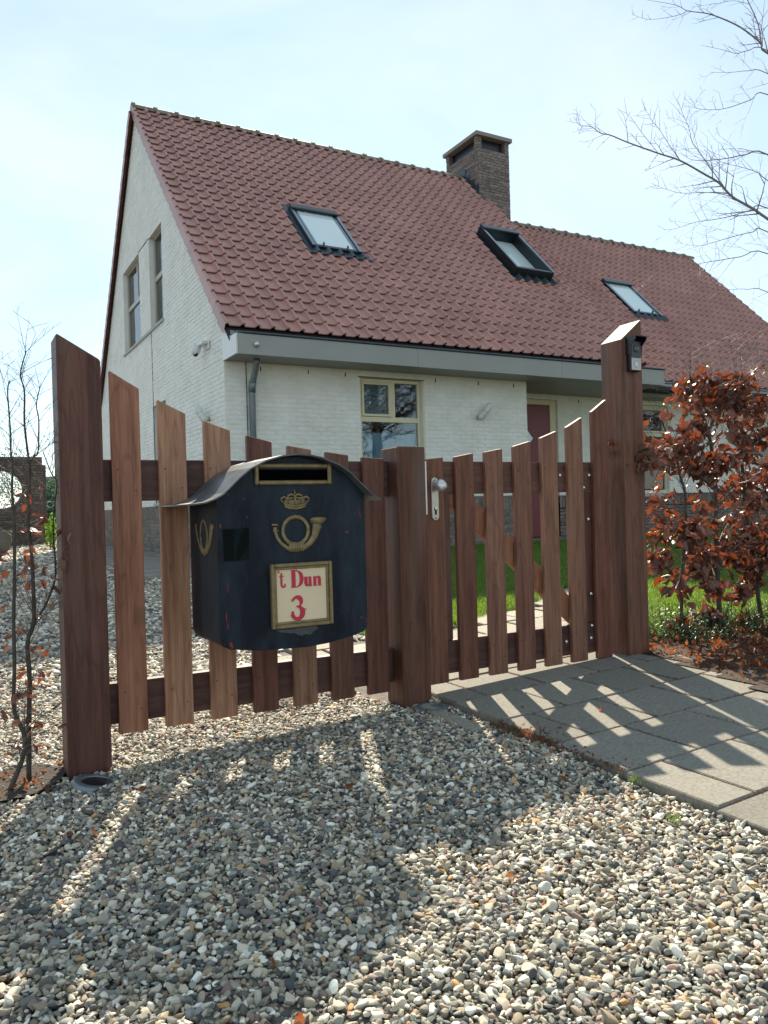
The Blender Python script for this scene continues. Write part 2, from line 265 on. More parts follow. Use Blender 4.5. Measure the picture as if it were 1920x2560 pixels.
class MB:
    def __init__(s): s.v = []; s.f = []
    def add(s, vs_, fs):
        b = len(s.v); s.v += [tuple(map(float, p)) for p in vs_]; s.f += [tuple(i+b for i in f) for f in fs]; return s
    def box(s, a, b):
        x0, y0, z0 = a; x1, y1, z1 = b
        return s.add([(x0, y0, z0), (x1, y0, z0), (x1, y1, z0), (x0, y1, z0), (x0, y0, z1), (x1, y0, z1), (x1, y1, z1), (x0, y1, z1)],
                     [(0, 3, 2, 1), (4, 5, 6, 7), (0, 1, 5, 4), (1, 2, 6, 5), (2, 3, 7, 6), (3, 0, 4, 7)])
    def prism(s, poly, ext):
        """poly: 3d points in order, ext: extrusion vector"""
        n = len(poly); e = np.array(ext, float); p = [np.array(q, float) for q in poly]
        s.add([*p, *[q+e for q in p]], [tuple(range(n))[::-1], tuple(range(n, 2*n))] + [(i, (i+1) % n, (i+1) % n+n, i+n) for i in range(n)])
        return s
    def tube(s, pts, rad, sides=6, caps=True):
        pts = [Vector(p) for p in pts]; n = len(pts)
        if not hasattr(rad, '__len__'): rad = [rad]*n
        up = Vector((0.13, 0.21, 1)).normalized(); vs_ = []
        for i, p in enumerate(pts):
            d = (pts[min(i+1, n-1)]-pts[max(i-1, 0)])
            if d.length < 1e-9: d = Vector((0, 0, 1))
            d.normalize()
            a = d.cross(up)
            if a.length < 0.05: a = d.cross(Vector((1, 0, 0)))
            a.normalize(); b = d.cross(a)
            for k in range(sides):
                t = 2*math.pi*k/sides; vs_.append(p + (a*math.cos(t)+b*math.sin(t))*rad[i])
        fs = [(i*sides+k, i*sides+(k+1) % sides, (i+1)*sides+(k+1) % sides, (i+1)*sides+k) for i in range(n-1) for k in range(sides)]
        if caps: fs += [tuple(range(sides))[::-1], tuple((n-1)*sides+k for k in range(sides))]
        return s.add(vs_, fs)
    def lathe(s, prof, c, axis, sides=20):
        """prof: list of (radius, height along axis)"""
        ax = Vector(axis).normalized(); a = ax.orthogonal().normalized(); b = ax.cross(a); c = Vector(c)
        vs_ = [c + ax*h + (a*math.cos(2*math.pi*k/sides)+b*math.sin(2*math.pi*k/sides))*r for r, h in prof for k in range(sides)]
        n = len(prof)
        fs = [(i*sides+k, i*sides+(k+1) % sides, (i+1)*sides+(k+1) % sides, (i+1)*sides+k) for i in range(n-1) for k in range(sides)]
        fs += [tuple(range(sides))[::-1], tuple((n-1)*sides+k for k in range(sides))]
        return s.add(vs_, fs)
    def mesh(s, name, m, smooth=False, bevel=0):
        me = bpy.data.meshes.new(name); me.from_pydata(s.v, [], s.f); 
        bm = bmesh.new(); bm.from_mesh(me); bmesh.ops.recalc_face_normals(bm, faces=bm.faces)
        if bevel: bmesh.ops.bevel(bm, geom=list(bm.edges), offset=bevel, segments=1, affect='EDGES')
        bm.to_mesh(me); bm.free()
        me.materials.append(M[m] if isinstance(m, str) else m)
        if smooth: me.polygons.foreach_set('use_smooth', [True]*len(me.polygons)); 
        return me
    def build(s, name, m, parent=None, smooth=False, bevel=0, mw=None, **k):
        return link(name, s.mesh(name, m, smooth, bevel), parent, mw, **k)
def fast_mesh(name, v, f_len, f_idx, m, smooth=False):
    me = bpy.data.meshes.new(name); nv = len(v); nf = len(f_len)
    me.vertices.add(nv); me.vertices.foreach_set('co', np.asarray(v, np.float32).ravel())
    me.loops.add(len(f_idx)); me.loops.foreach_set('vertex_index', np.asarray(f_idx, np.int32))
    me.polygons.add(nf); st = np.concatenate([[0], np.cumsum(f_len)[:-1]]).astype(np.int32)
    me.polygons.foreach_set('loop_start', st)
    try: me.polygons.foreach_set('loop_total', np.asarray(f_len, np.int32))
    except Exception: pass
    me.update(calc_edges=True); me.validate()
    me.materials.append(M[m] if isinstance(m, str) else m)
    me.polygons.foreach_set('use_smooth', [bool(smooth)]*nf)
    return me
def merge_copies(name, items, m, parent, smooth=False, **k):
    """items: list of (mesh, 4x4 matrix) joined into one mesh"""
    V, L, I = [], [], []; off = 0
    cache = {}
    for me, mw in items:
        if me.name not in cache:
            co = np.empty(len(me.vertices)*3, np.float32); me.vertices.foreach_get('co', co); co = co.reshape(-1, 3)
            ln = np.array([len(p.vertices) for p in me.polygons]); ix = np.concatenate([list(p.vertices) for p in me.polygons])
            cache[me.name] = (co, ln, ix)
        co, ln, ix = cache[me.name]; A = np.array(mw)
        V.append(co @ A[:3, :3].T + A[:3, 3]); L.append(ln); I.append(ix+off); off += len(co)
    me = fast_mesh(name, np.concatenate(V), np.concatenate(L), np.concatenate(I), m, smooth)
    return link(name, me, parent, None, **k)

def zg(x, y):
    """height of the ground"""
    near = 0.033*(min(max(x, -0.6), 3.3)-1.67)*max(0, min(1, (9-y)/6.0))
    rise = 0.24*min(1, max(0, (y-3.0)/6.4))
    return near+rise
def zgv(x, y):
    near = 0.033*(np.clip(x, -0.6, 3.3)-1.67)*np.clip((9-y)/6.0, 0, 1)
    return near + 0.24*np.clip((y-3.0)/6.4, 0, 1)

# ------------------------------------------------------------------ ground
def sheet(name, xs, ys, dz, m, inside=None, **k):
    X, Y = np.meshgrid(xs, ys); Z = zgv(X, Y)+dz
    v = np.stack([X.ravel(), Y.ravel(), Z.ravel()], 1); nx = len(xs); fs = []
    for j in range(len(ys)-1):
        for i in range(nx-1):
            cx, cy = (xs[i]+xs[i+1])/2, (ys[j]+ys[j+1])/2
            if inside and not inside(cx, cy): continue
            fs.append((j*nx+i, j*nx+i+1, (j+1)*nx+i+1, (j+1)*nx+i))
    b = MB(); b.v = [tuple(p) for p in v]; b.f = fs
    return b.build(name, m, **k)
far = [30, 50, 90, 160, 300, 600]
xs = [-f for f in far[::-1]] + list(np.arange(-6, 20.1, 0.5)) + far
ys = [-f for f in far[::-1]] + list(np.arange(-3, 24.1, 0.5)) + far
sheet('ground', xs, ys, 0.0, 'bed', kind='structure')

def path_edge(y): return 1.80+(y-2.0)*0.055
def in_front_path(x, y): return y < 3.06 and x > path_edge(y) and x < 3.20+max(0, 2.8-y)*0.6
def poly_in(poly):
    P_ = poly
    def f(x, y):
        c = False; j = len(P_)-1
        for i in range(len(P_)):
            if (P_[i][1] > y) != (P_[j][1] > y) and x < (P_[j][0]-P_[i][0])*(y-P_[i][1])/(P_[j][1]-P_[i][1])+P_[i][0]: c = not c
            j = i
        return c
    return f
back_poly = [(1.62, 3.0), (3.28, 3.0), (3.5, 3.4), (5.9, 5.5), (5.6, 5.75), (4.7, 5.15), (3.6, 4.45), (2.8, 4.2), (1.62, 4.25)]
in_back = poly_in(back_poly)
soil_poly = [(3.10, 3.02), (3.09, 2.74), (3.0, 2.40), (2.95, 2.19), (2.86, 1.98), (3.2, 1.2), (7, 1.2), (7, 3.12), (3.4, 3.06)]
in_soil = poly_in(soil_poly)
lawn_poly = [(2.25, 4.3), (2.8, 4.22), (3.6, 4.47), (4.7, 5.17), (5.6, 5.77), (5.92, 5.5), (3.52, 3.38), (3.3, 3.1), (16, 3.1), (20, 9.0), (18, 10.3), (7.9, 10.2), (7.8, 9.3), (3.3, 9.3), (2.6, 7.0)]
in_lawn = poly_in(lawn_poly)
def in_clinker(x, y): return 1.70 < x < 3.03 and 8.2 < y < 19.0
def in_sapsoil(x, y): return ((x-0.17)/0.17)**2+((y-2.93)/0.16)**2 < 1
sheet('lawn_soil', np.arange(2, 20.1, 0.12), np.arange(3, 10.5, 0.12), 0.006, 'lawnsoil', inside=in_lawn, kind='structure')
b = MB()
def poly_sheet(name, poly, dz, m, **k):
    b = MB(); b.add([(x, y, zg(x, y)+dz) for x, y in poly], [tuple(range(len(poly)))]); return b.build(name, m, **k)
sheet('garden_bed', np.arange(2.8, 7.01, 0.07), np.arange(1.2, 3.2, 0.07), 0.034, 'soil', inside=in_soil, kind='structure')
poly_sheet('sapling_bed', [(0.17+0.17*math.cos(t)*(1+0.12*math.sin(3*t)), 2.93+0.16*math.sin(t)) for t in np.linspace(0, 6.28, 22)[:-1]], 0.012, 'soil', kind='structure')

# paving in front of and behind the gate: one object per slab
path = empty('path', (0, 0, 0), kind='structure'); 
PW, PL = 0.325, 0.334
def slab_mesh(w, l, t=0.05, seed=0):
    r = random.Random(seed); b = MB(); e = 0.004
    def j(): return (r.random()-0.5)*0.006
    c = [(-w/2+j(), -l/2+j()), (w/2+j(), -l/2+j()), (w/2+j(), l/2+j()), (-w/2+j(), l/2+j())]
    b.add([(x, y, -t) for x, y in c]+[(x, y, -e) for x, y in c]+[(x*(1-2*e/w), y*(1-2*e/l), 0) for x, y in c],
          [(0, 1, 5, 4), (1, 2, 6, 5), (2, 3, 7, 6), (3, 0, 4, 7), (4, 5, 9, 8), (5, 6, 10, 9), (6, 7, 11, 10), (7, 4, 8, 11), (8, 9, 10, 11)])
    return b.mesh('paving_tile', 'paver')
full_slabs = [slab_mesh(PW-0.009, PL-0.009, seed=i) for i in range(4)]
half_slab = slab_mesh(PW/2-0.006, PL-0.006, seed=9)
def put_slab(me, x, y, rz=0, parent=path, name='paving_tile', lift=0.03):
    z = zg(x, y)+lift+random.uniform(-0.0025, 0.0025)
    sx = (zg(x+0.1, y)-zg(x-0.1, y))/0.2; sy = (zg(x, y+0.1)-zg(x, y-0.1))/0.2
    mw = Matrix.Translation((x, y, z)) @ Euler((sy+random.uniform(-.006, .006), -sx+random.uniform(-.006, .006), rz+random.uniform(-.008, .008))).to_matrix().to_4x4()
    link(name, me, parent, mw)
row_y = 2.73
rows = [(3.069+0.167, 1), (2.735+0.167, 0), (2.400+0.167, 1)]
for k in range(-5, 1):
    pass
for k in range(0, 9):
    yc = 3.069+0.167-0.334*k
    odd = k % 2
    x0 = path_edge(yc)
    xx = x0 + (0.0 if odd else -0.005)
    if not odd and k > 0 or k == 0:
        put_slab(full_slabs[k % 4], xx+PW/2, yc); xx += PW
    else:
        put_slab(half_slab, xx+PW/4, yc); xx += PW/2
    lim = 3.2+max(0, 2.9-yc)*1.1
    while xx < lim:
        put_slab(full_slabs[random.randrange(4)], xx+PW/2, yc); xx += PW
old = [slab_mesh(PW-0.02, PL-0.02, seed=20+i) for i in range(3)]
for me in old: me.materials[0] = M['paver_light']
for r_ in range(0, 8):
    yc = 3.40+0.334*r_+0.167
    xx = 1.68-(0.16 if r_ % 2 else 0)
    while xx < 6:
        if in_back(xx+PW/2, yc): put_slab(random.choice(old), xx+PW/2, yc, lift=0.022)
        xx += PW
flag = slab_mesh(0.58, 0.38, seed=31); flag.materials[0] = M['paver_light']
for i in range(14):
    put_slab(flag, 6.5+0.62*i*0.95, 6.35+i*0.22+random.uniform(-.03, .03), 0.3, lift=0.02, name='stepping_stone')
doorpave = slab_mesh(0.48, 0.48, seed=33)
for i in range(5):
    for j in range(2): put_slab(doorpave, 7.95+0.49*i, 9.62+0.49*j, lift=0.03)
MB().box((1.70, 2.42, zg(1.75, 2.6)-0.05), (1.775, 2.86, zg(1.75, 2.6)+0.014)).build('kerb_strip', 'concrete', path, bevel=0.006)
# clinker path along the gable
clk = empty('brick_path', (0, 0, 0), kind='structure')
cm = [slab_mesh(0.196, 0.096, 0.04, seed=40+i) for i in range(3)]
for me in cm: me.materials[0] = M['clinker']; 
cand = []
y = 8.3; r_ = 0
while y < 19:
    x = 1.72+(0.1 if r_ % 2 else 0)
    while x < 2.95: cand.append((x+0.1, y)); x += 0.2
    y += 0.1; r_ += 1
cand.sort(key=lambda p: p[1])
for (x, y) in cand[:280]: put_slab(random.choice(cm), x, y, parent=clk, name='paving_brick', lift=0.012)
merge_copies('paving_brick', [(cm[i % 3], Matrix.Translation((x, y, zg(x, y)+0.012+random.uniform(-.002, .002)))) for i, (x, y) in enumerate(cand[280:])], 'clinker', clk, kind='stuff')

# ------------------------------------------------------------------ scatter by geometry nodes
def variants(name, meshes):
    c = bpy.data.collections.new(name)
    for i, me in enumerate(meshes):
        o = bpy.data.objects.new(name+'_%02d' % i, me); c.objects.link(o)
    return c
def scatter(name, pts, rot, scl, coll, nvar, m, **k):
    n = len(pts); me = bpy.data.meshes.new(name); me.vertices.add(n); me.vertices.foreach_set('co', np.asarray(pts, np.float32).ravel())
    for nm, arr in (('rot', rot), ('scl', scl)):
        a = me.attributes.new(nm, 'FLOAT_VECTOR', 'POINT'); a.data.foreach_set('vector', np.asarray(arr, np.float32).ravel())
    a = me.attributes.new('idx', 'INT', 'POINT'); a.data.foreach_set('value', rng.integers(0, nvar, n).astype(np.int32))
    me.materials.append(m)
    o = link(name, me, **k)
    ng = bpy.data.node_groups.new(name+'_nodes', 'GeometryNodeTree')
    ng.interface.new_socket('Geometry', in_out='INPUT', socket_type='NodeSocketGeometry'); ng.interface.new_socket('Geometry', in_out='OUTPUT', socket_type='NodeSocketGeometry')
    N, L = ng.nodes, ng.links
    gi = N.new('NodeGroupInput'); go = N.new('NodeGroupOutput'); ip = N.new('GeometryNodeInstanceOnPoints'); ci = N.new('GeometryNodeCollectionInfo')
    ci.inputs['Collection'].default_value = coll; ci.inputs['Separate Children'].default_value = True; ci.inputs['Reset Children'].default_value = True
    def na(nm, t):
        q = N.new('GeometryNodeInputNamedAttribute'); q.data_type = t; q.inputs['Name'].default_value = nm; return q.outputs['Attribute']
    er = N.new('FunctionNodeEulerToRotation')
    L.new(gi.outputs[0], ip.inputs['Points']); L.new(ci.outputs[0], ip.inputs['Instance']); ip.inputs['Pick Instance'].default_value = True
    L.new(na('idx', 'INT'), ip.inputs['Instance Index']); L.new(na('rot', 'FLOAT_VECTOR'), er.inputs[0]); L.new(er.outputs[0], ip.inputs['Rotation']); L.new(na('scl', 'FLOAT_VECTOR'), ip.inputs['Scale'])
    L.new(ip.outputs[0], go.inputs[0])
    md = o.modifiers.new('scatter', 'NODES'); md.node_group = ng
    return o
from mathutils import noise as mnoise
def pebble(seed, sub=3):
    bm = bmesh.new(); bmesh.ops.create_icosphere(bm, subdivisions=sub, radius=0.5)
    r = random.Random(seed); off = Vector((r.random()*50, r.random()*50, r.random()*50))
    cuts = [(Vector((r.gauss(0, 1), r.gauss(0, 1), r.gauss(0, 1))).normalized(), r.uniform(0.20, 0.42)) for _ in range(r.randint(4, 11))]
    for v in bm.verts:
        p = v.co.copy(); p += p.normalized()*(mnoise.noise(p*1.7+off)*0.13)
        for nrm, d in cuts:
            e = p.dot(nrm)-d
            if e > 0: p -= nrm*e*0.95
        v.co = p
    me = bpy.data.meshes.new('pebble_shape'); bm.to_mesh(me); bm.free(); me.materials.append(M['gravel'])
    me.polygons.foreach_set('use_smooth', [True]*len(me.polygons)); return me
peb = variants('pebble', [pebble(i) for i in range(14)])
def in_view(x, y, margin=0.35):
    d = x*CF[0]+y*CF[1]; s = x*CR[0]+y*CR[1]
    return (d > 0.7) & (np.abs(s) < d*0.50+margin)
def gravel_ok(x, y):
    ok = in_view(x, y)
    ok &= ~((y < 3.07) & (x > 1.79+(y-2.0)*0.055) & (y > -2))
    return ok
P_, S_, R_ = [], [], []
def layer(dmin, dmax, sp, smean, dz, seed):
    r = np.random.default_rng(seed)
    xs_ = np.arange(-9, 9, sp); ys_ = np.arange(0.2, 24, sp*0.87)
    X, Y = np.meshgrid(xs_, ys_); X = X+(np.arange(len(ys_)) % 2)[:, None]*sp/2
    X = (X+r.uniform(-.42, .42, X.shape)*sp).ravel(); Y = (Y+r.uniform(-.42, .42, Y.shape)*sp).ravel()
    d = np.hypot(X, Y); k = (d >= dmin) & (d < dmax) & gravel_ok(X, Y); X, Y = X[k], Y[k]
    k = np.array([not (in_back(a, c) or in_lawn(a, c) or in_soil(a, c) or in_clinker(a, c) or (a > 3.0 and c > 9.2) or (in_sapsoil(a, c) and r.random() > 0.12) or (0.335 < a < 0.485 and 2.86 < c < 3.01) or (1.66 < a < 1.815 and 2.86 < c < 3.01) or (a-0.415)**2+(c-2.765)**2 < 0.0036 or (a-1.765)**2+(c-2.790)**2 < 0.0055) for a, c in zip(X, Y)], bool) if len(X) else np.zeros(0, bool)
    X, Y = X[k], Y[k]; n = len(X)
    s = smean*np.clip(np.exp(r.normal(0, 0.32, n)), 0.5, 2.1)
    bumps = np.array([mnoise.noise(Vector((a*3.1, c*3.1, 0)))*0.012+mnoise.noise(Vector((a*11, c*11, 5)))*0.005 for a, c in zip(X, Y)])
    Z = zgv(X, Y)+dz+bumps+r.uniform(-0.004, 0.005, n)
    P_.append(np.stack([X, Y, Z], 1))
    S_.append(np.stack([s*r.uniform(0.95, 1.5, n), s*r.uniform(0.72, 1.05, n), s*r.uniform(0.45, 0.8, n)], 1))
    R_.append(np.stack([r.normal(0, 0.42, n), r.normal(0, 0.42, n), r.uniform(0, 6.28, n)], 1))
layer(0.6, 4.2, 0.0145, 0.0155, 0.000, 1)
layer(0.6, 4.2, 0.0140, 0.0148, 0.0075, 2)
layer(4.2, 8.5, 0.023, 0.0275, 0.004, 3)
layer(8.5, 24, 0.042, 0.048, 0.006, 4)
scatter('gravel', np.concatenate(P_), np.concatenate(R_), np.concatenate(S_), peb, 14, M['gravel'], kind='stuff', label='loose mixed grey, beige and white river pebbles covering the drive', cat='gravel')
print('gravel', sum(len(p) for p in P_))

# grass
def tuft(seed):
    r = random.Random(seed); b = MB()
    for i in range(14):
        a = r.uniform(0, 6.28); x, y = r.gauss(0, 0.018), r.gauss(0, 0.018); h = r.uniform(0.025, 0.055); w = 0.0016; le = r.uniform(0.005, 0.028)
        dx, dy = math.cos(a), math.sin(a); px, py = -dy*w, dx*w
        b.add([(x-px, y-py, 0), (x+px, y+py, 0), (x+px+dx*le*.35, y+py+dy*le*.35, h*.6), (x-px+dx*le*.35, y-py+dy*le*.35, h*.6), (x+dx*le, y+dy*le, h)], [(0, 1, 2, 3), (3, 2, 4)])
    me = bpy.data.meshes.new('grass_tuft'); me.from_pydata(b.v, [], b.f); me.materials.append(M['grass']); return me
gr = variants('grass_tuft', [tuft(i) for i in range(6)])
X = rng.uniform(2.2, 16, 260000); Y = rng.uniform(3.0, 10.2, 260000)
dd = np.hypot(X, Y); keep = rng.random(len(X)) < np.clip((5.5/dd)**1.1, 0.12, 1)
k = keep & in_view(X, Y, 0.6); X, Y = X[k], Y[k]
k = np.array([in_lawn(a, c) and not (c > 8.95 and a < 10 and a > 7.7 and c > 9.3) for a, c in zip(X, Y)]); X, Y = X[k], Y[k]; n = len(X)
sc = rng.uniform(0.8, 1.5, n)*np.clip(np.hypot(X, Y)/6, 0.9, 1.5)
scatter('grass', np.stack([X, Y, zgv(X, Y)+0.004], 1), np.stack([rng.normal(0, .15, n), rng.normal(0, .15, n), rng.uniform(0, 6.28, n)], 1), np.stack([sc, sc, sc*0.85], 1), gr, 6, M['grass'], kind='stuff', label='fresh green lawn grass behind the gate and hedge', cat='grass')
print('grass', n)

# ------------------------------------------------------------------ bricks
def brick_shape(seed, m, L_=0.205, h=0.0505, d=0.0032):
    r = random.Random(seed); vs_ = []; nx, nz = 5, 3
    for j in range(nz):
        for i in range(nx):
            edge = i in (0, nx-1) or j in (0, nz-1)
            u = -0.5+i/(nx-1); w = -0.5+j/(nz-1)
            vs_.append((u+(r.uniform(-.006, .006) if edge else r.uniform(-.05, .05)), (0.62 if edge else 1.0)+r.uniform(-.22, .22), w+r.uniform(-.05, .05)))
    fs = [(j*nx+i, j*nx+i+1, (j+1)*nx+i+1, (j+1)*nx+i) for j in range(nz-1) for i in range(nx-1)]
    ring = list(range(nx))+[(j+1)*nx-1 for j in range(1, nz)]+[nx*nz-1-i for i in range(1, nx)]+[j*nx for j in range(nz-2, 0, -1)]
    base = len(vs_); vs_ += [(vs_[i][0], -1.2, vs_[i][2]) for i in ring]; n = len(ring)
    fs += [(ring[i], base+i, base+(i+1) % n, ring[(i+1) % n]) for i in range(n)]
    b = MB(); b.v = [(x*L_, y*d, z*h) for x, y, z in vs_]; b.f = fs; return b.mesh('brick', m)
PROUD = {'white_wall': 0.0060, 'plinth': 0.0050, 'chimney': 0.013, 'garden_brick': 0.015}
BR = {k: [brick_shape(i*7+1, k, d=PROUD[k]) for i in range(6)] for k in ('white_wall', 'plinth', 'chimney', 'garden_brick')}
def brick_rows(o, u, n, intervals, z0, z1, m, L_=0.205, h=0.0505, joint=0.0085, proud=0.0045, vert=False):
    """returns placements on the plane through o (z=0) spanned by u and z with outward normal n"""
    o, u, n = Vector(o), Vector(u), Vector(n); out = []; z = z0; row = 0; step = h+joint
    while z+h <= z1+1e-4:
        zc = z+h/2
        for a, b in intervals(zc):
            x = a-(0.5*(L_+joint) if row % 2 else 0)-random.random()*0.01
            while x < b:
                x0, x1 = max(x, a), min(x+L_, b)
                if x1-x0 > 0.012:
                    c = o+u*((x0+x1)/2)+Vector((0, 0, zc+random.uniform(-.0015, .0015)))+n*random.uniform(-0.25, 0.35)*PROUD[m]
                    mw = Matrix.Identity(4); sg_ = 1 if u.cross(n).z > 0 else -1
                    for i_ in range(3):
                        mw[i_][0] = sg_*u[i_]*((x1-x0)/0.205); mw[i_][1] = n[i_]; mw[i_][2] = (0, 0, h/0.0505)[i_]; mw[i_][3] = c[i_]
                    out.append((random.choice(BR[m]), mw))
                x += L_+joint
        z += step; row += 1
    return out
def soldier(o, u, n, spans, z0, z1, m, w=0.052, joint=0.0095, proud=0.006):
    o, u, n = Vector(o), Vector(u), Vector(n); out = []
    for a, b in spans:
        x = a
        while x+w < b:
            c = o+u*(x+w/2)+Vector((0, 0, (z0+z1)/2)); mw = Matrix.Identity(4)
            for i_ in range(3):
                mw[i_][0] = (0, 0, (z1-z0)/0.205)[i_]; mw[i_][1] = n[i_]; mw[i_][2] = -u[i_]*(w/0.0505)*(1 if u.cross(n).z > 0 else -1); mw[i_][3] = c[i_]
            out.append((random.choice(BR[m]), mw)); x += w+joint
    return out
def split_place(name, items, m, parent, nmax, visible=None):
    items.sort(key=lambda it: (0 if (visible is None or visible(it[1].translation)) else 1, (it[1].translation-Vector(CP)).length))
    for me, mw in items[:nmax]: link(name, me, parent, mw)
    if len(items) > nmax: merge_copies(name, items[nmax:], m, parent, kind='stuff')

# ------------------------------------------------------------------ the house
XG, YW, YR, ZS = 3.044, 9.40, 10.35, 2.745
XE, XV, XR = 7.80, 10.10, 17.70
SL = math.tan(R(45.5))
def roofL(y): return 3.02+(y-9.10)*SL
def roofR(y): return 3.02+(y-10.10)*SL
house = empty('house', (XG, YW, 0.24), label='white painted brick house with steep red tiled roof and brick chimney behind the fence', cat='house')
def clip(poly, hp):
    out = []
    for i in range(len(poly)):
        a, b = poly[i], poly[(i+1) % len(poly)]; da, db = hp(a), hp(b)
        if da >= 0: out.append(a)
        if (da >= 0) != (db >= 0):
            t = da/(da-db); out.append((a[0]+(b[0]-a[0])*t, a[1]+(b[1]-a[1])*t))
    return out
def wall_slab(name, o, u, n, u0, u1, z0, z1, holes, m, parent, thick=0.10, half=()):
    us = sorted({u0, u1, *[h[0] for h in holes], *[h[1] for h in holes]}); zs = sorted({z0, z1, *[h[2] for h in holes], *[h[3] for h in holes]})
    o, u, n = Vector(o), Vector(u), Vector(n); b = MB()
    for a, c in zip(us, us[1:]):
        for d, e in zip(zs, zs[1:]):
            if any(h[0] <= (a+c)/2 <= h[1] and h[2] <= (d+e)/2 <= h[3] for h in holes): continue
            p = [(a, d), (c, d), (c, e), (a, e)]
            for hp in half:
                p = clip(p, hp)
                if len(p) < 3: break
            if len(p) < 3: continue
            b.prism([o+u*q[0]+Vector((0, 0, q[1])) for q in p], -n*thick)
    return b.build(name, m, parent)
def free(u0, u1, holes, zc):
    segs = [(u0, u1)]
    for h in holes:
        if h[2]-0.0 <= zc <= h[3]:
            ns = []
            for a, b in segs:
                if h[1] <= a or h[0] >= b: ns.append((a, b)); continue
                if h[0] > a: ns.append((a, h[0]))
                if h[1] < b: ns.append((h[1], b))
            segs = ns
    return segs
UX, UY = (1, 0, 0), (0, 1, 0)
NF, NG = (0, -1, 0), (-1, 0, 0)
W1 = (4.925, 5.915, 1.06, 2.655)
W2 = (11.05, 12.0, 1.03, 2.665)
W3 = (14.70, 15.7, 1.03, 2.03)
DR = (8.05, 9.26, 0.26, 2.66)
GW1 = (13.95, 15.33, 3.93, 5.455); GW2 = (12.32, 13.18, 3.93, 5.455); GW3 = (12.34, 13.22, 1.06, 2.67)
PZ = 1.01
# front wall (main)
fw = wall_slab('front_wall', (0, YW, 0), UX, NF, XG+0.004, XE, PZ, ZS+0.02, [W1], 'white_wall', house)
fwb = brick_rows((0, YW, 0), UX, NF, lambda z: free(XG+0.004, XE-0.003, [W1], z), PZ+0.005, ZS-0.0, 'white_wall', proud=0.0028)
split_place('brick', fwb, 'white_wall', fw, 130, visible=lambda p: p.z > 1.75)
# gable
halfs = [lambda p: roofL(p[0])-0.09-p[1], lambda p: 7.90-(p[0]-13.97)*1.11-0.09-p[1]]
gh = [GW1, GW2, GW3]
gw = wall_slab('gable_wall', (XG, 0, 0), UY, NG, YW+0.004, 18.55, PZ, 8.0, gh, 'white_wall', house, half=halfs)
def gi_(z):
    a = max(YW+0.004, 9.10+(z+0.12-3.02)/SL); b = min(18.5, 13.97+(7.90-0.12-z)/1.11)
    return free(a, b, gh, z) if b > a else []
gwb = brick_rows((XG, 0, 0), UY, NG, gi_, PZ+0.005, 7.85, 'white_wall', proud=0.0036)
split_place('brick', gwb, 'white_wall', gw, 170, visible=lambda p: p.z > 1.3)
# recessed wall
rw = wall_slab('front_wall', (0, YR, 0), UX, NF, XE, XR, PZ, ZS+0.02, [W2, W3, DR], 'white_wall', house)
rwb = brick_rows((0, YR, 0), UX, NF, lambda z: free(XE+0.01, XR, [W2, W3, DR], z), PZ+0.005, ZS, 'white_wall', proud=0.0028)
merge_copies('brick', rwb, 'white_wall', rw, kind='stuff')
MB().box((XE-0.12, YW+0.1, 0.1), (XE-0.01, YR, ZS)).build('return_wall', 'white_wall', house)
# plinths
pl = wall_slab('plinth', (0, YW, 0), UX, NF, XG+0.004, XE, 0.0, PZ-0.003, [], 'mortar', house)
plb = brick_rows((0, YW, 0), UX, NF, lambda z: [(XG, XE)], 0.17, PZ-0.22, 'plinth') + soldier((0, YW, 0), UX, NF, [(XG, XE)], PZ-0.212, PZ-0.008, 'plinth')
split_place('brick', plb, 'plinth', pl, 100, visible=lambda p: p.x > 5.2)
pg = wall_slab('plinth', (XG, 0, 0), UY, NG, YW+0.1, 18.55, 0.0, PZ-0.003, [], 'mortar', house)
pgb = brick_rows((XG, 0, 0), UY, NG, lambda z: [(YW, 18.5)], 0.2, PZ-0.22, 'plinth') + soldier((XG, 0, 0), UY, NG, [(YW, 18.5)], PZ-0.212, PZ-0.008, 'plinth')
split_place('brick', pgb, 'plinth', pg, 100, visible=lambda p: p.y > 11.5)
pr = wall_slab('plinth', (0, YR, 0), UX, NF, XE, XR, 0.0, PZ-0.003, [(DR[0], DR[1], 0.26, PZ)], 'mortar', house)
prb = brick_rows((0, YR, 0), UX, NF, lambda z: free(XE, XR, [(DR[0], DR[1], 0.0, 2)], z), 0.2, PZ-0.22, 'plinth') + soldier((0, YR, 0), UX, NF, [(XE, DR[0]), (DR[1], XR)], PZ-0.212, PZ-0.008, 'plinth')
merge_copies('brick', prb, 'plinth', pr, kind='stuff')
# shell: back wall, right gable, floors, so the rooms are dark
MB().box((XG+0.1, 18.45, 0), (XR, 18.55, 3.3)).build('back_wall', 'white_wall', house)
b = MB(); b.prism([(XR-0.2, YR+0.1, 0), (XR-0.2, 18.55, 0), (XR-0.2, 18.55, 3.2), (XR-0.2, 14.39, 7.2), (XR-0.2, YR+0.1, 3.1)], (0.1, 0, 0)); b.build('right_gable', 'white_wall', house)
b = MB(); b.prism([(XV-0.16, 9.6, 3.3), (XV-0.16, 18.3, 2.9), (XV-0.16, 13.97, 7.78)], (0.08, 0, 0)); b.build('upper_gable', 'white_wall', house)
MB().box((XG+0.12, YW+0.12, 0.1), (XR-0.3, 18.4, 0.2)).build('floor', 'room', house)
MB().box((XG+0.12, YW+0.12, 2.80), (XR-0.3, 18.4, 2.86)).build('upper_floor', 'room', house)
MB().box((XG+0.12, 12.0, 0.2), (XR-0.3, 12.05, 2.8)).build('inner_wall', 'room', house)
b = MB(); b.prism([(XG+0.9, 10.4, 2.87), (XG+0.9, 17.4, 2.87), (XG+0.9, 14.0, 6.6)], (0.05, 0, 0)); b.build('inner_wall', 'room', house)

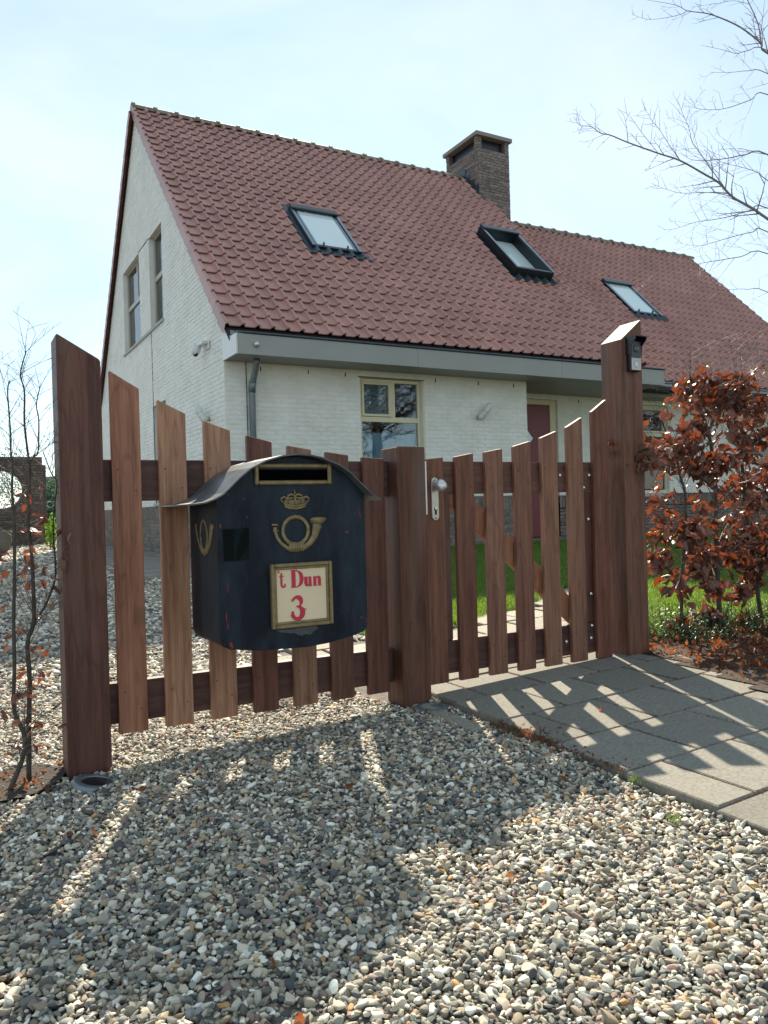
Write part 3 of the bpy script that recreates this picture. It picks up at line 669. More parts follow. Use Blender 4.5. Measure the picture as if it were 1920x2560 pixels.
# roof -------------------------------------------------------------
roof = MB().prism([(XG-0.02, 9.12, roofL(9.12)-0.10), (XG-0.02, 13.97, roofL(13.97)-0.10), (XG-0.02, 18.5, 7.9-(18.5-13.97)*1.11-0.1), (XG-0.02, 18.5, 7.9-(18.5-13.97)*1.11-0.03), (XG-0.02, 13.97, roofL(13.97)-0.02), (XG-0.02, 9.12, roofL(9.12)-0.03)], (XV-XG+0.0, 0, 0)).build('roof', 'deck', house)
roofr = MB().prism([(XV+0.0, 10.12, roofR(10.12)-0.10), (XV, 14.39, roofR(14.39)-0.10), (XV, 18.6, 3.1), (XV, 18.6, 3.17), (XV, 14.39, roofR(14.39)-0.02), (XV, 10.12, roofR(10.12)-0.03)], (XR-XV, 0, 0)).build('roof', 'deck', house)
TW, TG, TL = 0.1965, 0.2525, 0.305
prof = [(0, -0.003), (0.05, 0.000), (0.35, -0.001), (0.64, 0.000), (0.71, 0.014), (0.78, 0.042), (0.84, 0.054), (0.90, 0.054), (0.96, 0.042), (1.0, 0.004)]
def tile_h(u):
    u = u % 1.0
    for (a, ha), (b_, hb) in zip(prof, prof[1:]):
        if a <= u <= b_: return ha+(hb-ha)*(u-a)/(b_-a)
    return 0
def tile_mesh(kind):
    P2 = [(u*TW, h) for u, h in prof]
    if kind == 'left': P2 = [(-0.052, -0.135), (-0.055, 0.018), (-0.040, 0.040), (-0.020, 0.036), (-0.004, 0.012)]+P2
    if kind == 'right': P2 = P2[:-1]+[(TW+0.012, 0.030), (TW+0.032, 0.016), (TW+0.034, -0.135)]
    vs_ = []; n = len(P2)
    for v, lift in ((-0.001, 0.023), (0.004, 0.033), (TL, 0.0)):
        for x, h in P2: vs_.append((x, v-(0.016*min(1, max(0, h)/0.04) if v < 0.1 else 0), h+lift))
    for x, h in P2: vs_.append((x, 0.004-0.016*min(1, max(0, h)/0.04), h+0.016 if h > -0.1 else h))
    fs = [(r*n+i, r*n+i+1, (r+1)*n+i+1, (r+1)*n+i) for r in range(2) for i in range(n-1)]
    fs += [(3*n+i, 3*n+i+1, i+1, i) for i in range(n-1)]
    b = MB(); b.v = vs_; b.f = fs
    me = bpy.data.meshes.new('roof_tile'); me.from_pydata(b.v, [], b.f); me.materials.append(M['tile'])
    return me
TM = {k: tile_mesh(k) for k in ('mid', 'left', 'right')}
ca, sa = math.cos(R(45.5)), math.sin(R(45.5))
def tile_mw(x, s, y0, z0):
    """x along the eave, s distance up the slope"""
    y, z = y0+s*ca, z0+s*sa
    mw = Matrix(((1, 0, 0, x), (0, ca, -sa, y), (0, sa, ca, z), (0, 0, 0, 1)))
    return mw @ Euler((random.gauss(0, .004), random.gauss(0, .005), random.gauss(0, .003))).to_matrix().to_4x4()
S1 = (4.90, 5.78, 10.90, 11.74); S2 = (8.80, 9.74, 10.97, 11.98); S3 = (12.70, 13.60, 11.90, 12.75)
def tiles(x0, ncol, y0, nrow, holes, left, right, skip=None, s0=0.0):
    out = []
    for r_ in range(nrow):
        for c in range(ncol):
            x = x0+c*TW; s = s0+r_*TG; yc = y0+(s+0.13)*ca
            if any(h[0]-0.03 < x+TW/2 < h[1]+0.03 and h[2]-0.02 < yc < h[3]+0.02 for h in holes): continue
            if skip and skip(x+TW/2, yc): continue
            k = 'left' if (c == 0 and left) else 'right' if (c == ncol-1 and right) else 'mid'
            out.append((TM[k], tile_mw(x, s, y0, 3.02)))
    return out
tl = tiles(XG+0.006, 36, 9.10, 27, [S1, S2], True, True, skip=lambda x, y: x > 9.86 and y > 13.28, s0=0.135)
tl = [t for t in tl]
def sc_tiles(p): return (at_px(p)[0] < 1900)
def at_px(p):
    d = np.array(p)-CP; z = d@CF
    return 960+FPX*(d@CR)/z, 1280-FPX*(d@CU)/z
split_place('roof_tile', tl, 'tile', roof, 300)
tr = tiles(XV+0.03, 38, 10.10, 24, [S3], False, True, s0=0.085)
merge_copies('roof_tile', tr, 'tile', roofr, kind='stuff')
# rear verge tiles seen edge-on at the left
bang = math.atan(1.11); items = []
for r_ in range(24):
    s = 6.15-r_*0.2525; y, z = 13.97+s*math.cos(bang), 7.93-s*math.sin(bang)
    mw = Matrix(((-1, 0, 0, XG+TW-0.06+0.0), (0, -math.cos(bang), math.sin(bang), y), (0, math.sin(bang), math.cos(bang), z), (0, 0, 0, 1)))
    items.append((TM['right'], mw))
merge_copies('rear_verge_tiles', items, 'tile', roof, kind='stuff')
# ridge caps
def ridge_cap():
    b = MB(); n = 9; L_ = 0.385
    rings = [(0, 0.128), (0.045, 0.131), (0.055, 0.105), (L_, 0.107)]
    for x, r_ in rings:
        for i in range(n):
            t = math.pi*(i/(n-1)); b.v.append((x, -math.cos(t)*r_*1.02, math.sin(t)*r_-0.02))
    for k in range(len(rings)-1):
        for i in range(n-1): b.f.append((k*n+i, k*n+i+1, (k+1)*n+i+1, (k+1)*n+i))
    b.f.append(tuple(range(n)))
    return b.mesh('ridge_tile', 'ridge', smooth=False)
RC = ridge_cap()
def ridge(x0, x1, y, z, parent):
    x = x0
    while x < x1:
        link('ridge_tile', RC, parent, Matrix.Translation((x, y, z)) @ Euler((0, random.gauss(0, .006), random.gauss(0, .006))).to_matrix().to_4x4()); x += 0.378
ridge(XG-0.05, 9.85, 13.97, 7.945, roof)
ridge(XV+0.1, XR-0.2, 14.39, 7.375, roofr)
# plain back slopes covering
# chimney -----------------------------------------------------------
CX0, CX1, CY0, CY1 = 9.95, 10.78, 13.36, 14.52
chim = MB().box((CX0, CY0, 6.0), (CX1, CY1, 8.42)).build('chimney', 'mortar', house)
b = MB()
for x in (CX0, CX1-0.11):
    for y in (CY0, CY1-0.11): b.box((x, y, 8.42), (x+0.11, y+0.11, 8.66))
b.build('corner_pier', 'chimney', chim)
MB().box((CX0+0.10, CY0+0.10, 8.42), (CX1-0.10, CY1-0.10, 8.66)).build('flue_shade_block', 'black', chim)  # black block painted in for the shade of the openings under the cap
MB().box((CX0-0.06, CY0-0.06, 8.662), (CX1+0.06, CY1+0.06, 8.745)).build('chimney_cap', 'concrete', chim, bevel=0.006)
ci = brick_rows((0, CY0, 0), UX, NF, lambda z: [(CX0, CX1)], 6.4, 8.42, 'chimney', proud=0.014) + brick_rows((CX0, 0, 0), UY, NG, lambda z: [(CY0, CY1)], 6.5, 8.42, 'chimney', proud=0.014)
for (x0, x1) in ((CX0, CX0+0.11), (CX1-0.11, CX1)): ci += brick_rows((0, CY0, 0), UX, NF, lambda z, a=x0, c=x1: [(a, c)], 8.43, 8.66, 'chimney', proud=0.012)
for (x0, x1) in ((CY0, CY0+0.11), (CY1-0.11, CY1)): ci += brick_rows((CX0, 0, 0), UY, NG, lambda z, a=x0, c=x1: [(a, c)], 8.43, 8.66, 'chimney', proud=0.012)
merge_copies('brick', ci, 'chimney', chim, kind='stuff')
b = MB()
ys_ = list(np.linspace(13.30, 13.95, 5))
for a, c in zip(ys_, ys_[1:]): b.prism([(CX0-0.02, a, roofL(a)-0.1), (CX0-0.02, c+0.02, roofL(c)-0.1), (CX0-0.02, c+0.02, roofL(c)+0.20), (CX0-0.02, a, roofL(c)+0.16)], (-0.006-0.003*(len(b.v) % 2), 0, 0))
b.prism([(9.83, 13.26, roofL(13.26)+0.01), (10.0, 13.26, roofL(13.26)+0.01), (10.0, 14.0, roofL(14.0)+0.0), (9.83, 14.0, roofL(14.0)+0.0)], (0, 0, 0.02))
b.box((CX0-0.02, CY0-0.02, roofL(13.36)-0.08), (CX0+0.16, CY0-0.012, roofL(13.36)+0.05))
b.build('flashing', 'lead', chim)

# skylights --------------------------------------------------------
def slope_box(b, x0, x1, s0, s1, n0, n1, o):
    """box in roof coordinates: x, distance up slope, height off the slope"""
    y0, z0 = o
    def p(x, s, n): return (x, y0+s*ca-n*sa, z0+s*sa+n*ca)
    c = [p(x0, s0, n0), p(x1, s0, n0), p(x1, s1, n0), p(x0, s1, n0), p(x0, s0, n1), p(x1, s0, n1), p(x1, s1, n1), p(x0, s1, n1)]
    b.add(c, [(0, 3, 2, 1), (4, 5, 6, 7), (0, 1, 5, 4), (1, 2, 6, 5), (2, 3, 7, 6), (3, 0, 4, 7)])
def apron(x0, x1, o, s_, len_, parent):
    b = MB(); nx = int((x1-x0)/0.0165); rows_ = [s_, s_-len_*0.5, s_-len_]
    for s in rows_:
        for i in range(nx+1):
            x = x0+(x1-x0)*i/nx; u = (x-(o[2]))/TW; hgt = tile_h(u)+0.041+((s-s_)/-len_)*0.004
            if s == rows_[-1]: ss = s-0.012*math.cos(u*6.28)
            else: ss = s
            b.v.append((x, o[0]+ss*ca-hgt*sa, o[1]+ss*sa+hgt*ca))
    n = nx+1
    for r_ in range(2):
        for i in range(nx): b.f.append((r_*n+i, r_*n+i+1, (r_+1)*n+i+1, (r_+1)*n+i))
    b.build('flashing_apron', 'lead', parent, smooth=True)
def skylight(x0, x1, yb, yt, o, hgt, roofx, deep=False):
    oo = (o[0], o[1]); s0, s1 = (yb-o[0])/ca, (yt-o[0])/ca; par = house
    w = 0.07
    b = MB()
    for a in ((x0, x0+w, s0, s1), (x1-w, x1, s0, s1), (x0+w, x1-w, s0, s0+0.06), (x0+w, x1-w, s1-0.11, s1)): slope_box(b, a[0], a[1], a[2], a[3], -0.02, hgt, oo)
    sk = b.build('skylight', 'skyframe', par, bevel=0.004)
    b = MB()
    for a in ((x0-0.003, x0+w*0.62), (x1-w*0.62, x1+0.003)): slope_box(b, a[0], a[1], s0-0.003, s1-0.02, hgt+0.001, hgt+0.014, oo)
    b.build('cover_rail', 'skyrail', sk, bevel=0.003)
    b = MB(); slope_box(b, x0-0.005, x1+0.005, s1-0.13, s1+0.01, hgt+0.001, hgt+0.045, oo); b.build('hood', 'skyframe', sk, bevel=0.012)
    pn = 0.02 if deep else hgt-0.012
    b = MB()
    if deep: slope_box(b, x0+w, x1-w, s0+0.05, s1-0.10, 0.0, pn, oo)
    else: slope_box(b, x0+w, x1-w, s0+0.06, s1-0.11, pn-0.02, pn, oo)
    b.build('pane', 'skypane', sk)
    if not deep:
        b = MB()
        for a in ((x0+w, x0+w+0.03, s0+0.06, s1-0.11), (x1-w-0.03, x1-w, s0+0.06, s1-0.11)): slope_box(b, a[0], a[1], a[2], a[3], pn+0.001, pn+0.010, oo)
        b.build('glazing_bar', 'skyrail', sk)
        b = MB()
        for x in (x0+0.2, x1-0.22): slope_box(b, x, x+0.012, s0+0.055, s0+0.10, hgt-0.005, hgt+0.03, oo)
        b.build('clip', 'black', sk)
    b = MB()
    slope_box(b, x0-0.07, x0, s0-0.02, s1+0.10, 0.022, 0.034, oo); slope_box(b, x1, x1+0.07, s0-0.02, s1+0.10, 0.022, 0.034, oo); slope_box(b, x0, x1, s1, s1+0.12, 0.022, 0.034, oo)
    b.build('side_flashing', 'lead', sk)
    apron(x0-0.10, x1+0.14, o, s0+0.01, 0.17, sk)
oL = (9.10, 3.02, XG+0.006); oR = (10.10, 3.02, XV+0.03)
skylight(4.93, 5.76, 10.86, 11.75, oL, 0.085, roof)
skylight(8.82, 9.68, 10.93, 11.98, oL, 0.20, roof, deep=True)
skylight(12.74, 13.57, 11.86, 12.76, oR, 0.085, roofr)

# fascia, soffit, gutter ---------------------------------------------
b = MB(); 
seams = [XG+0.012, 5.553, 8.077, 10.27]
for i, (a, c) in enumerate(zip(seams, seams[1:])):
    MB().box((a+0.002, 8.90, ZS), (c-0.002, 8.93, 2.985)).build('fascia_panel', 'grey_paint', house)
MB().box((XG+0.012, 8.93, ZS), (10.25, YW-0.012, ZS+0.02)).build('soffit', 'soffit', house)
MB().box((XE+0.0, YW-0.012, ZS-0.001), (10.25, YR-0.005, ZS+0.019)).build('soffit', 'soffit', house)
MB().box((10.25, 8.93, ZS), (10.27, YR-0.35, 2.985)).build('fascia_end', 'grey_paint', house)
b = MB(); b.prism([(XG-0.012, 8.90, ZS), (XG-0.012, YW+0.02, ZS), (XG-0.012, YW+0.02, 3.25), (XG-0.012, 9.12, 3.0), (XG-0.012, 9.06, 2.985), (XG-0.012, 8.90, 2.985)], (0.022, 0, 0)); b.build('bargeboard_end', 'white_paint', house)
MB().box((10.272, 9.90, ZS), (XR, 9.93, 2.985)).build('fascia_panel', 'grey_paint', house)
MB().box((10.272, 9.93, ZS), (XR, YR-0.005, ZS+0.02)).build('soffit', 'soffit', house)
MB().box((XG+0.01, 8.93, 2.975), (10.25, 9.15, 2.99)).build('gutter_bed', 'lead', house)
MB().box((10.272, 9.93, 2.975), (XR, 10.15, 2.99)).build('gutter_bed', 'lead', house)
b = MB(); b.tube([(XG+0.03, 9.03, 3.03), (XG+0.02, 8.93, 3.0), (XG+0.10, 8.893, 3.003), (7, 8.893, 3.003), (10.28, 8.893, 3.003)], 0.013, 8); b.box((XG+0.01, 8.905, 2.987), (10.27, 8.93, 3.02)); b.build('gutter', 'lead', house, smooth=False)
b = MB(); b.tube([(10.28, 9.893, 3.003), (XR, 9.893, 3.003)], 0.013, 8); b.box((10.28, 9.905, 2.987), (XR, 9.93, 3.03)); b.build('gutter', 'zinc', house)
b = MB(); b.prism([(XG-0.02, 9.06, 2.99), (XG+0.09, 8.90, 2.99), (XG+0.09, 9.06, 3.03), (XG-0.01, 9.10, 3.05)], (0, 0, 0.012)); b.build('gutter_end', 'zinc', house)
MB().lathe([(0.001, 0.045), (0.018, 0.043), (0.032, 0.03), (0.037, 0.012), (0.040, 0.0)], (3.285, 8.899, 2.867), (0, -1, 0), 16).build('fascia_dome', 'alu', house, smooth=True)
b = MB()
pt = [(3.375, 9.14, 2.745), (3.375, 9.155, 2.70), (3.375, 9.20, 2.62), (3.375, 9.31, 2.47), (3.375, 9.335, 2.42), (3.375, 9.34, 2.35), (3.375, 9.34, 0.3)]
b.tube(pt, 0.040, 14); b.build('downpipe', 'zinc', house, smooth=True)
b = MB(); b.tube([(3.375, 9.30, 2.49), (3.375, 9.333, 2.43), (3.375, 9.34, 2.36)], 0.044, 14); b.build('pipe_elbow', 'zinc', house, smooth=True)
for x in (3.516, 4.17, 4.711, 6.143, 6.894, 7.55): MB().box((x-0.006, YW-0.010, 2.645), (x+0.006, YW+0.0, 2.70)).build('weep_vent', 'dark', house)
for x in (9.75, 10.35, 13.2): MB().box((x-0.006, YR-0.010, 2.62), (x+0.006, YR, 2.68)).build('weep_vent', 'dark', house)
MB().box((3.318, YW-0.0115, 1.0), (3.326, YW, ZS)).build('expansion_joint', 'screw', house)
MB().box((XG-0.0115, 13.148, 1.0), (XG, 13.158, 3.88)).build('expansion_joint', 'plinth', house)
MB().box((XG-0.0115, 13.18, 5.44), (XG, 13.95, 5.452)).build('lintel_joint', 'plinth', house)

# windows ------------------------------------------------------------
class PB:
    """boxes on a wall plane: u along the wall, z up, d depth behind the wall face"""
    def __init__(s, kind): s.k = kind; s.b = MB()
    def box(s, u0, u1, z0, z1, d0, d1):
        if s.k[0] == 'X': s.b.box((u0, s.k[1]+d0, z0), (u1, s.k[1]+d1, z1))
        else: s.b.box((s.k[1]+d0, u0, z0), (s.k[1]+d1, u1, z1))
        return s
def window(kind, rect, fm, fw_, members, panes, depth=0.05, sashes=(), sill=None):
    u0, u1, z0, z1 = rect; u0 += .003; u1 -= .003; z1 -= .003
    p = PB(kind); p.box(u0, u0+fw_, z0, z1, depth, depth+0.06).box(u1-fw_, u1, z0, z1, depth, depth+0.06).box(u0+fw_, u1-fw_, z1-fw_, z1, depth, depth+0.06).box(u0+fw_, u1-fw_, z0, z0+fw_, depth, depth+0.06)
    for (a, c, d, e) in members: p.box(a, c, d, e, depth+0.002, depth+0.055)
    w = p.b.build('window', fm, house, bevel=0.003)
    for (a, c, d, e) in sashes:
        q = PB(kind); t = 0.034
        q.box(a, a+t, d, e, depth-0.012, depth+0.03).box(c-t, c, d, e, depth-0.012, depth+0.03).box(a+t, c-t, e-t, e, depth-0.012, depth+0.03).box(a+t, c-t, d, d+t, depth-0.012, depth+0.03)
        q.b.build('sash', fm, w, bevel=0.003)
    for (a, c, d, e) in panes: PB(kind).box(a, c, d, e, depth+0.025, depth+0.031).b.build('pane', 'glass', w)
    if sill: PB(kind).box(u0-0.03, u1+0.03, sill[0], sill[1], -0.035, depth+0.02).b.build('sill', 'sill', w)
    return w
w = window(('X', YW), W1, 'cream', 0.045, [(4.97, 5.87, 2.06, 2.13), (5.42, 5.50, 2.13, 2.61)], [(4.97, 5.44, 2.13, 2.60), (5.50, 5.87, 2.13, 2.60), (4.97, 5.87, 1.1, 2.06)], sashes=[(4.975, 5.432, 2.135, 2.605)])
MB().box((4.97, YW+0.16, 2.10), (5.43, YW+0.165, 2.62)).build('lace_blind', 'lace', w)
b = MB(); n_ = 60
for i in range(n_+1):
    x = 4.96+0.92*i/n_; y = YW+0.15+0.018*math.sin(i*1.1)+0.01*math.sin(i*2.7+1)
    b.v += [(x, y, 1.05), (x, y, 1.92)]
for i in range(n_): b.f.append((2*i, 2*i+2, 2*i+3, 2*i+1))
b.build('curtain', 'curtain', w, smooth=True)
PB(('X', YW)).box(5.915, 5.945, 1.0, 2.64, -0.012, 0.0).b.build('jamb_strip', 'cream', w)
PB(('X', YW)).box(4.90, 5.95, 2.652, 2.664, -0.014, 0.0).b.build('lintel_line', 'lead', w)  # thin dark strip along the window head
w = window(('X', YR), W2, 'cream', 0.05, [(11.1, 11.95, 2.08, 2.15)], [(11.1, 11.93, 2.15, 2.61), (11.1, 11.93, 1.10, 2.08)], sashes=[(11.13, 11.94, 2.155, 2.61)], sill=(0.955, 1.02))
MB().box((11.1, YR+0.18, 1.1), (11.55, YR+0.2, 1.5)).build('curtain', 'lace', w)
w = window(('X', YR), W3, 'cream', 0.05, [(15.17, 15.22, 1.08, 1.98)], [(14.75, 15.17, 1.08, 1.98), (15.22, 15.65, 1.08, 1.98)], sill=(0.955, 1.02))
MB().box((14.76, YR+0.18, 1.05), (15.0, YR+0.2, 2.0)).build('curtain', 'lace', w)
w = window(('Y', XG), GW1, 'greyframe', 0.05, [(14.0, 15.28, 4.71, 4.79), (14.42, 14.49, 4.79, 5.40)], [(14.0, 15.28, 3.98, 4.71), (14.49, 15.28, 4.79, 5.40), (14.0, 14.42, 4.79, 5.40)], depth=0.07)
w2 = window(('Y', XG), GW2, 'greyframe', 0.05, [(12.37, 13.13, 4.71, 4.79)], [(12.37, 13.13, 3.98, 4.71), (12.37, 13.13, 4.79, 5.40)], depth=0.07)
window(('Y', XG), GW3, 'greyframe', 0.05, [(12.39, 13.17, 2.1, 2.17)], [(12.39, 13.17, 1.11, 2.1), (12.39, 13.17, 2.17, 2.62)], depth=0.07, sill=(1.02, 1.06))
for ww, (y0, y1) in ((w, (14.62, 15.28)), (w2, (12.7, 13.13))):
    b = MB(); n_ = 30
    for i in range(n_+1):
        z = 3.95+1.5*i/n_; yy = y0+0.02*math.sin(i*1.6)
        b.v += [(XG+0.115, yy, z), (XG+0.115, y1, z)]
    for i in range(n_): b.f.append((2*i, 2*i+1, 2*i+3, 2*i+2))
    b.build('curtain', 'whitecurtain', ww)
MB().box((XG-0.035, 12.29, 3.885), (XG+0.08, 15.38, 3.93)).build('sill', 'sill', house, bevel=0.004)
# front door
dk = ('X', YR)
p = PB(dk); p.box(8.053, 8.15, 0.28, 2.655, 0.03, 0.11).box(9.12, 9.257, 0.28, 2.655, 0.03, 0.11).box(8.15, 9.12, 2.57, 2.655, 0.03, 0.11)
dfr = p.b.build('door_frame', 'cream', house, bevel=0.003)
dr = PB(dk).box(8.152, 9.118, 0.31, 2.567, 0.05, 0.095).b.build('front_door', 'door', house, bevel=0.003)
b = MB(); cx, cz, s_ = 8.60, 1.99, 0.16
b.prism([(cx-s_, YR+0.044, cz), (cx, YR+0.044, cz-s_*1.15), (cx+s_, YR+0.044, cz), (cx, YR+0.044, cz+s_*1.15)], (0, 0.004, 0)); b.build('diamond_frame', 'black', dr)
s_ = 0.135; b = MB(); b.prism([(cx-s_, YR+0.038, cz), (cx, YR+0.038, cz-s_*1.15), (cx+s_, YR+0.038, cz), (cx, YR+0.038, cz+s_*1.15)], (0, 0.005, 0)); b.build('pane', 'skypane', dr)
PB(dk).box(8.0, 9.3, 0.24, 0.30, -0.05, 0.1).b.build('doorstep', 'mortar', house)

# lamps and camera on the walls ---------------------------------------
def wall_lamp(base, outward, label, along):
    t = empty('wall_lamp', base, label=label, cat='wall lamp', group='bulkhead lamps on the house walls')
    B, o, a = Vector(base), Vector(outward), Vector(along); d = (a*0.55+Vector((0, 0, 0.78))+o*0.25).normalized()
    MB().lathe([(0.03, 0), (0.034, 0.02), (0.022, 0.05)], B, o, 14).build('wall_mount', 'steel', t, smooth=True)
    c = B+o*0.07
    MB().lathe([(0.001, -0.045), (0.03, -0.04), (0.046, -0.01), (0.048, 0.05), (0.052, 0.055), (0.052, 0.072), (0.001, 0.074)], c, d, 16).build('lamp_socket', 'white_paint', t, smooth=True)
    MB().lathe([(0.046, 0.075), (0.050, 0.10), (0.050, 0.19), (0.040, 0.225), (0.02, 0.243), (0.001, 0.247)], c, d, 18).build('lamp_glass', 'lampglass', t, smooth=True)
    MB().lathe([(0.012, 0.075), (0.024, 0.12), (0.024, 0.15), (0.001, 0.175)], c, d, 12).build('bulb', 'alu', t, smooth=True)
wall_lamp((6.88, YW-0.01, 2.17), NF, 'glass bulkhead lamp on white front wall right of the window', (1, 0, 0))
wall_lamp((XG-0.01, 10.06, 2.10), NG, 'glass bulkhead lamp on the gable wall near the house corner', (0, 1, 0))
t = empty('security_camera', (XG-0.01, 9.95, 3.04), label='white dome security camera with black lens on the gable wall', cat='camera')
MB().box((XG-0.03, 9.93, 3.00), (XG-0.009, 10.08, 3.11)).build('mounting_plate', 'white_paint', t, bevel=0.004)
MB().box((XG-0.10, 9.97, 3.065), (XG-0.03, 10.22, 3.105)).build('bracket', 'white_paint', t, bevel=0.006)
MB().lathe([(0.045, 0.0), (0.058, -0.02), (0.062, -0.07), (0.052, -0.11), (0.03, -0.135), (0.001, -0.142)], (XG-0.10, 10.20, 3.075), (0.35, 0.25, 0.9), 18).build('camera_body', 'white_paint', t, smooth=True)
MB().lathe([(0.040, 0.0), (0.036, 0.012), (0.022, 0.02), (0.001, 0.024)], (XG-0.135, 10.165, 2.965), (-0.75, -0.62, -0.28), 16).build('lens', 'black', t, smooth=True)

# ------------------------------------------------------------------ fence and gate
YP, YRL = 2.92, 2.943
def picket(x0, w, zl, zr, parent, tone, zb=0.072):
    b = MB(); b.prism([(x0, YP, zb), (x0+w, YP, zb+0.001), (x0+w, YP, zr), (x0, YP, zl)], (0, YRL-YP-0.001, 0))
    o = b.build('picket', 'picket', parent, bevel=0.0018); o.color = (*tone, 1)
    # thin pale plate over the slanted top
    t_ = 0.0012; b = MB(); b.prism([(x0+.002, YP+.002, zl+0.0004), (x0+w-.002, YP+.002, zr+0.0004), (x0+w-.002, YRL-.003, zr+0.0004), (x0+.002, YRL-.003, zl+0.0004)], (0, 0, t_)); b.build('cut_end', 'topface', o)
    s = MB()
    for (fx, fz) in ((0.20, 1.02), (0.80, 0.95), (0.22, 0.215), (0.78, 0.15)):
        s.lathe([(0.0028, 0), (0.0026, 0.0015), (0.0008, 0.0012)], (x0+w*fx, YP-0.0005, fz+random.uniform(-.008, .008)), (0, -1, 0), 7)
    s.build('screw', 'screw', o)
    return o
def post_mesh(x0, x1, y0, y1, zb, tl, tr): 
    b = MB(); b.prism([(x0, y0, zb), (x1, y0, zb), (x1, y0, tr), (x0, y0, tl)], (0, y1-y0, 0)); return b
fence = empty('picket_fence', (1.0, 2.93, 0), label='fixed brown hardwood fence panel with curved picket tops and two posts, carrying the mailbox', cat='fence')
lp = post_mesh(0.341, 0.484, 2.868, 3.010, -0.12, 1.481, 1.399).build('post', 'post', fence, bevel=0.003, label='tall post with slanted top'); lp.color = (0.95, 0.9, 0.95, 1)
mpst = post_mesh(1.671, 1.812, 2.868, 3.008, -0.12, 1.116, 1.117).build('post', 'post', fence, bevel=0.004, label='short square post beside the gate'); mpst.color = (0.88, 0.78, 0.68, 1)
b = MB(); b.prism([(0.345, 2.872, 1.4812), (0.480, 2.872, 1.4030), (0.480, 3.006, 1.4030), (0.345, 3.006, 1.4812)], (0, 0, 0.0012)); b.build('cut_end', 'topface', lp)
b = MB(); b.box((1.676, 2.873, 1.1172), (1.807, 3.003, 1.1184)); b.build('cut_end', 'topface', mpst)
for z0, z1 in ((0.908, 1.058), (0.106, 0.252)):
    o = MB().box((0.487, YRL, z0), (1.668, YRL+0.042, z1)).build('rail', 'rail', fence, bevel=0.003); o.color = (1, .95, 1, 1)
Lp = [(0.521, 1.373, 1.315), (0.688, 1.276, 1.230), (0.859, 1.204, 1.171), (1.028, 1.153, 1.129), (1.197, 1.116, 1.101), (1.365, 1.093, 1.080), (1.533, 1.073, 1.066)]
Lt = [(1.18, 1.08, 1.0), (1.38, 1.45, 1.32), (1.34, 1.42, 1.3), (0.55, 0.42, 0.44), (0.95, 1.0, 0.95), (0.52, 0.46, 0.48), (0.45, 0.34, 0.36)]
for (x, a, c), tn in zip(Lp, Lt): picket(x, 0.1025, a, c, fence, tn)
b = MB(); b.box((1.8125, 2.893, 0.824), (1.832, 2.896, 1.056)); b.build('strike_plate', 'alu', mpst)
gate = empty('garden_gate', (2.3, 2.93, 0), label='brown hardwood picket gate with steel knob between the two right-hand posts', cat='gate')
Gp = [(1.838, 1.065, 1.075), (2.003, 1.078, 1.095), (2.170, 1.101, 1.118), (2.338, 1.130, 1.155), (2.504, 1.173, 1.207), (2.670, 1.229, 1.279), (2.838, 1.311, 1.375)]
Gt = [(0.62, 0.50, 0.46), (0.60, 0.48, 0.44), (0.84, 0.78, 0.76), (0.74, 0.66, 0.62), (0.92, 0.88, 0.82), (0.88, 0.84, 0.80), (0.66, 0.52, 0.50)]
gpk = []
for i, ((x, a, c), tn) in enumerate(zip(Gp, Gt)): gpk.append(picket(x, 0.1005, a, c, gate, tn))
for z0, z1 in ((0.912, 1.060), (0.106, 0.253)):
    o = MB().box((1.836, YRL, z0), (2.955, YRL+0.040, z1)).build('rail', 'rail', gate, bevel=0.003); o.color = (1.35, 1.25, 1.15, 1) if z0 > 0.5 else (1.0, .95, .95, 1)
for x0, x1 in ((1.85, 1.985), (2.768, 2.953)):
    o = MB().box((x0, YRL+0.002, 0.254), (x1, YRL+0.038, 0.911)).build('stile', 'post', gate, bevel=0.003); o.color = (0.9, 0.8, 0.85, 1)
# brace
def bz(x): return 0.878-(x-2.124)*0.859
b = MB(); b.prism([(1.986, YRL+0.004, 0.911), (2.087, YRL+0.004, 0.911), (2.766, YRL+0.004, bz(2.766)), (2.766, YRL+0.004, 0.254), (2.70, YRL+0.004, 0.254), (1.986, YRL+0.004, bz(1.986)-0.134)], (0, 0.034, 0))
o = b.build('brace', 'picket', gate, bevel=0.003); o.color = (1.1, 0.95, 0.8, 1)
for x, z in ((2.636, 0.994), (2.833, 0.994), (2.790, 0.932), (2.815, 0.773), (2.82, 0.398), (2.82, 0.238), (2.812, 0.176), (2.649, 0.175)):
    if x > 2.77: x = min(x, 2.829)
    MB().lathe([(0.011, 0), (0.010, 0.004), (0.006, 0.008), (0.001, 0.0095)], (x, YRL-0.0005, z), (0, -1, 0), 12).build('bolt', 'bolt', gate, smooth=True)
# lock plate and knob
b = MB(); pc = []
for t_ in np.linspace(0, math.pi, 9): pc.append((1.886+0.0185*math.cos(t_), YP-0.0005, 0.968+0.0185*math.sin(t_)))
for t_ in np.linspace(math.pi, 2*math.pi, 9): pc.append((1.886+0.0185*math.cos(t_), YP-0.0005, 0.815+0.0185*math.sin(t_)))
b.prism(pc, (0, -0.008, 0)); lpz = b.build('lock_plate', 'steel', gate, bevel=0.0015)
b = MB(); b.lathe([(0.0085, 0), (0.0085, 0.002), (0.002, 0.003)], (1.887, YP-0.0085, 0.848), (0, -1, 0), 12); b.box((1.8835, YP-0.0105, 0.822), (1.8905, YP-0.0085, 0.845)); b.build('key_cylinder', 'dark', lpz)
MB().lathe([(0.007, 0), (0.007, 0.0035), (0.001, 0.004)], (1.887, YP-0.0085, 0.849), (0, -1, 0), 12).build('cylinder_core', 'bolt', lpz)
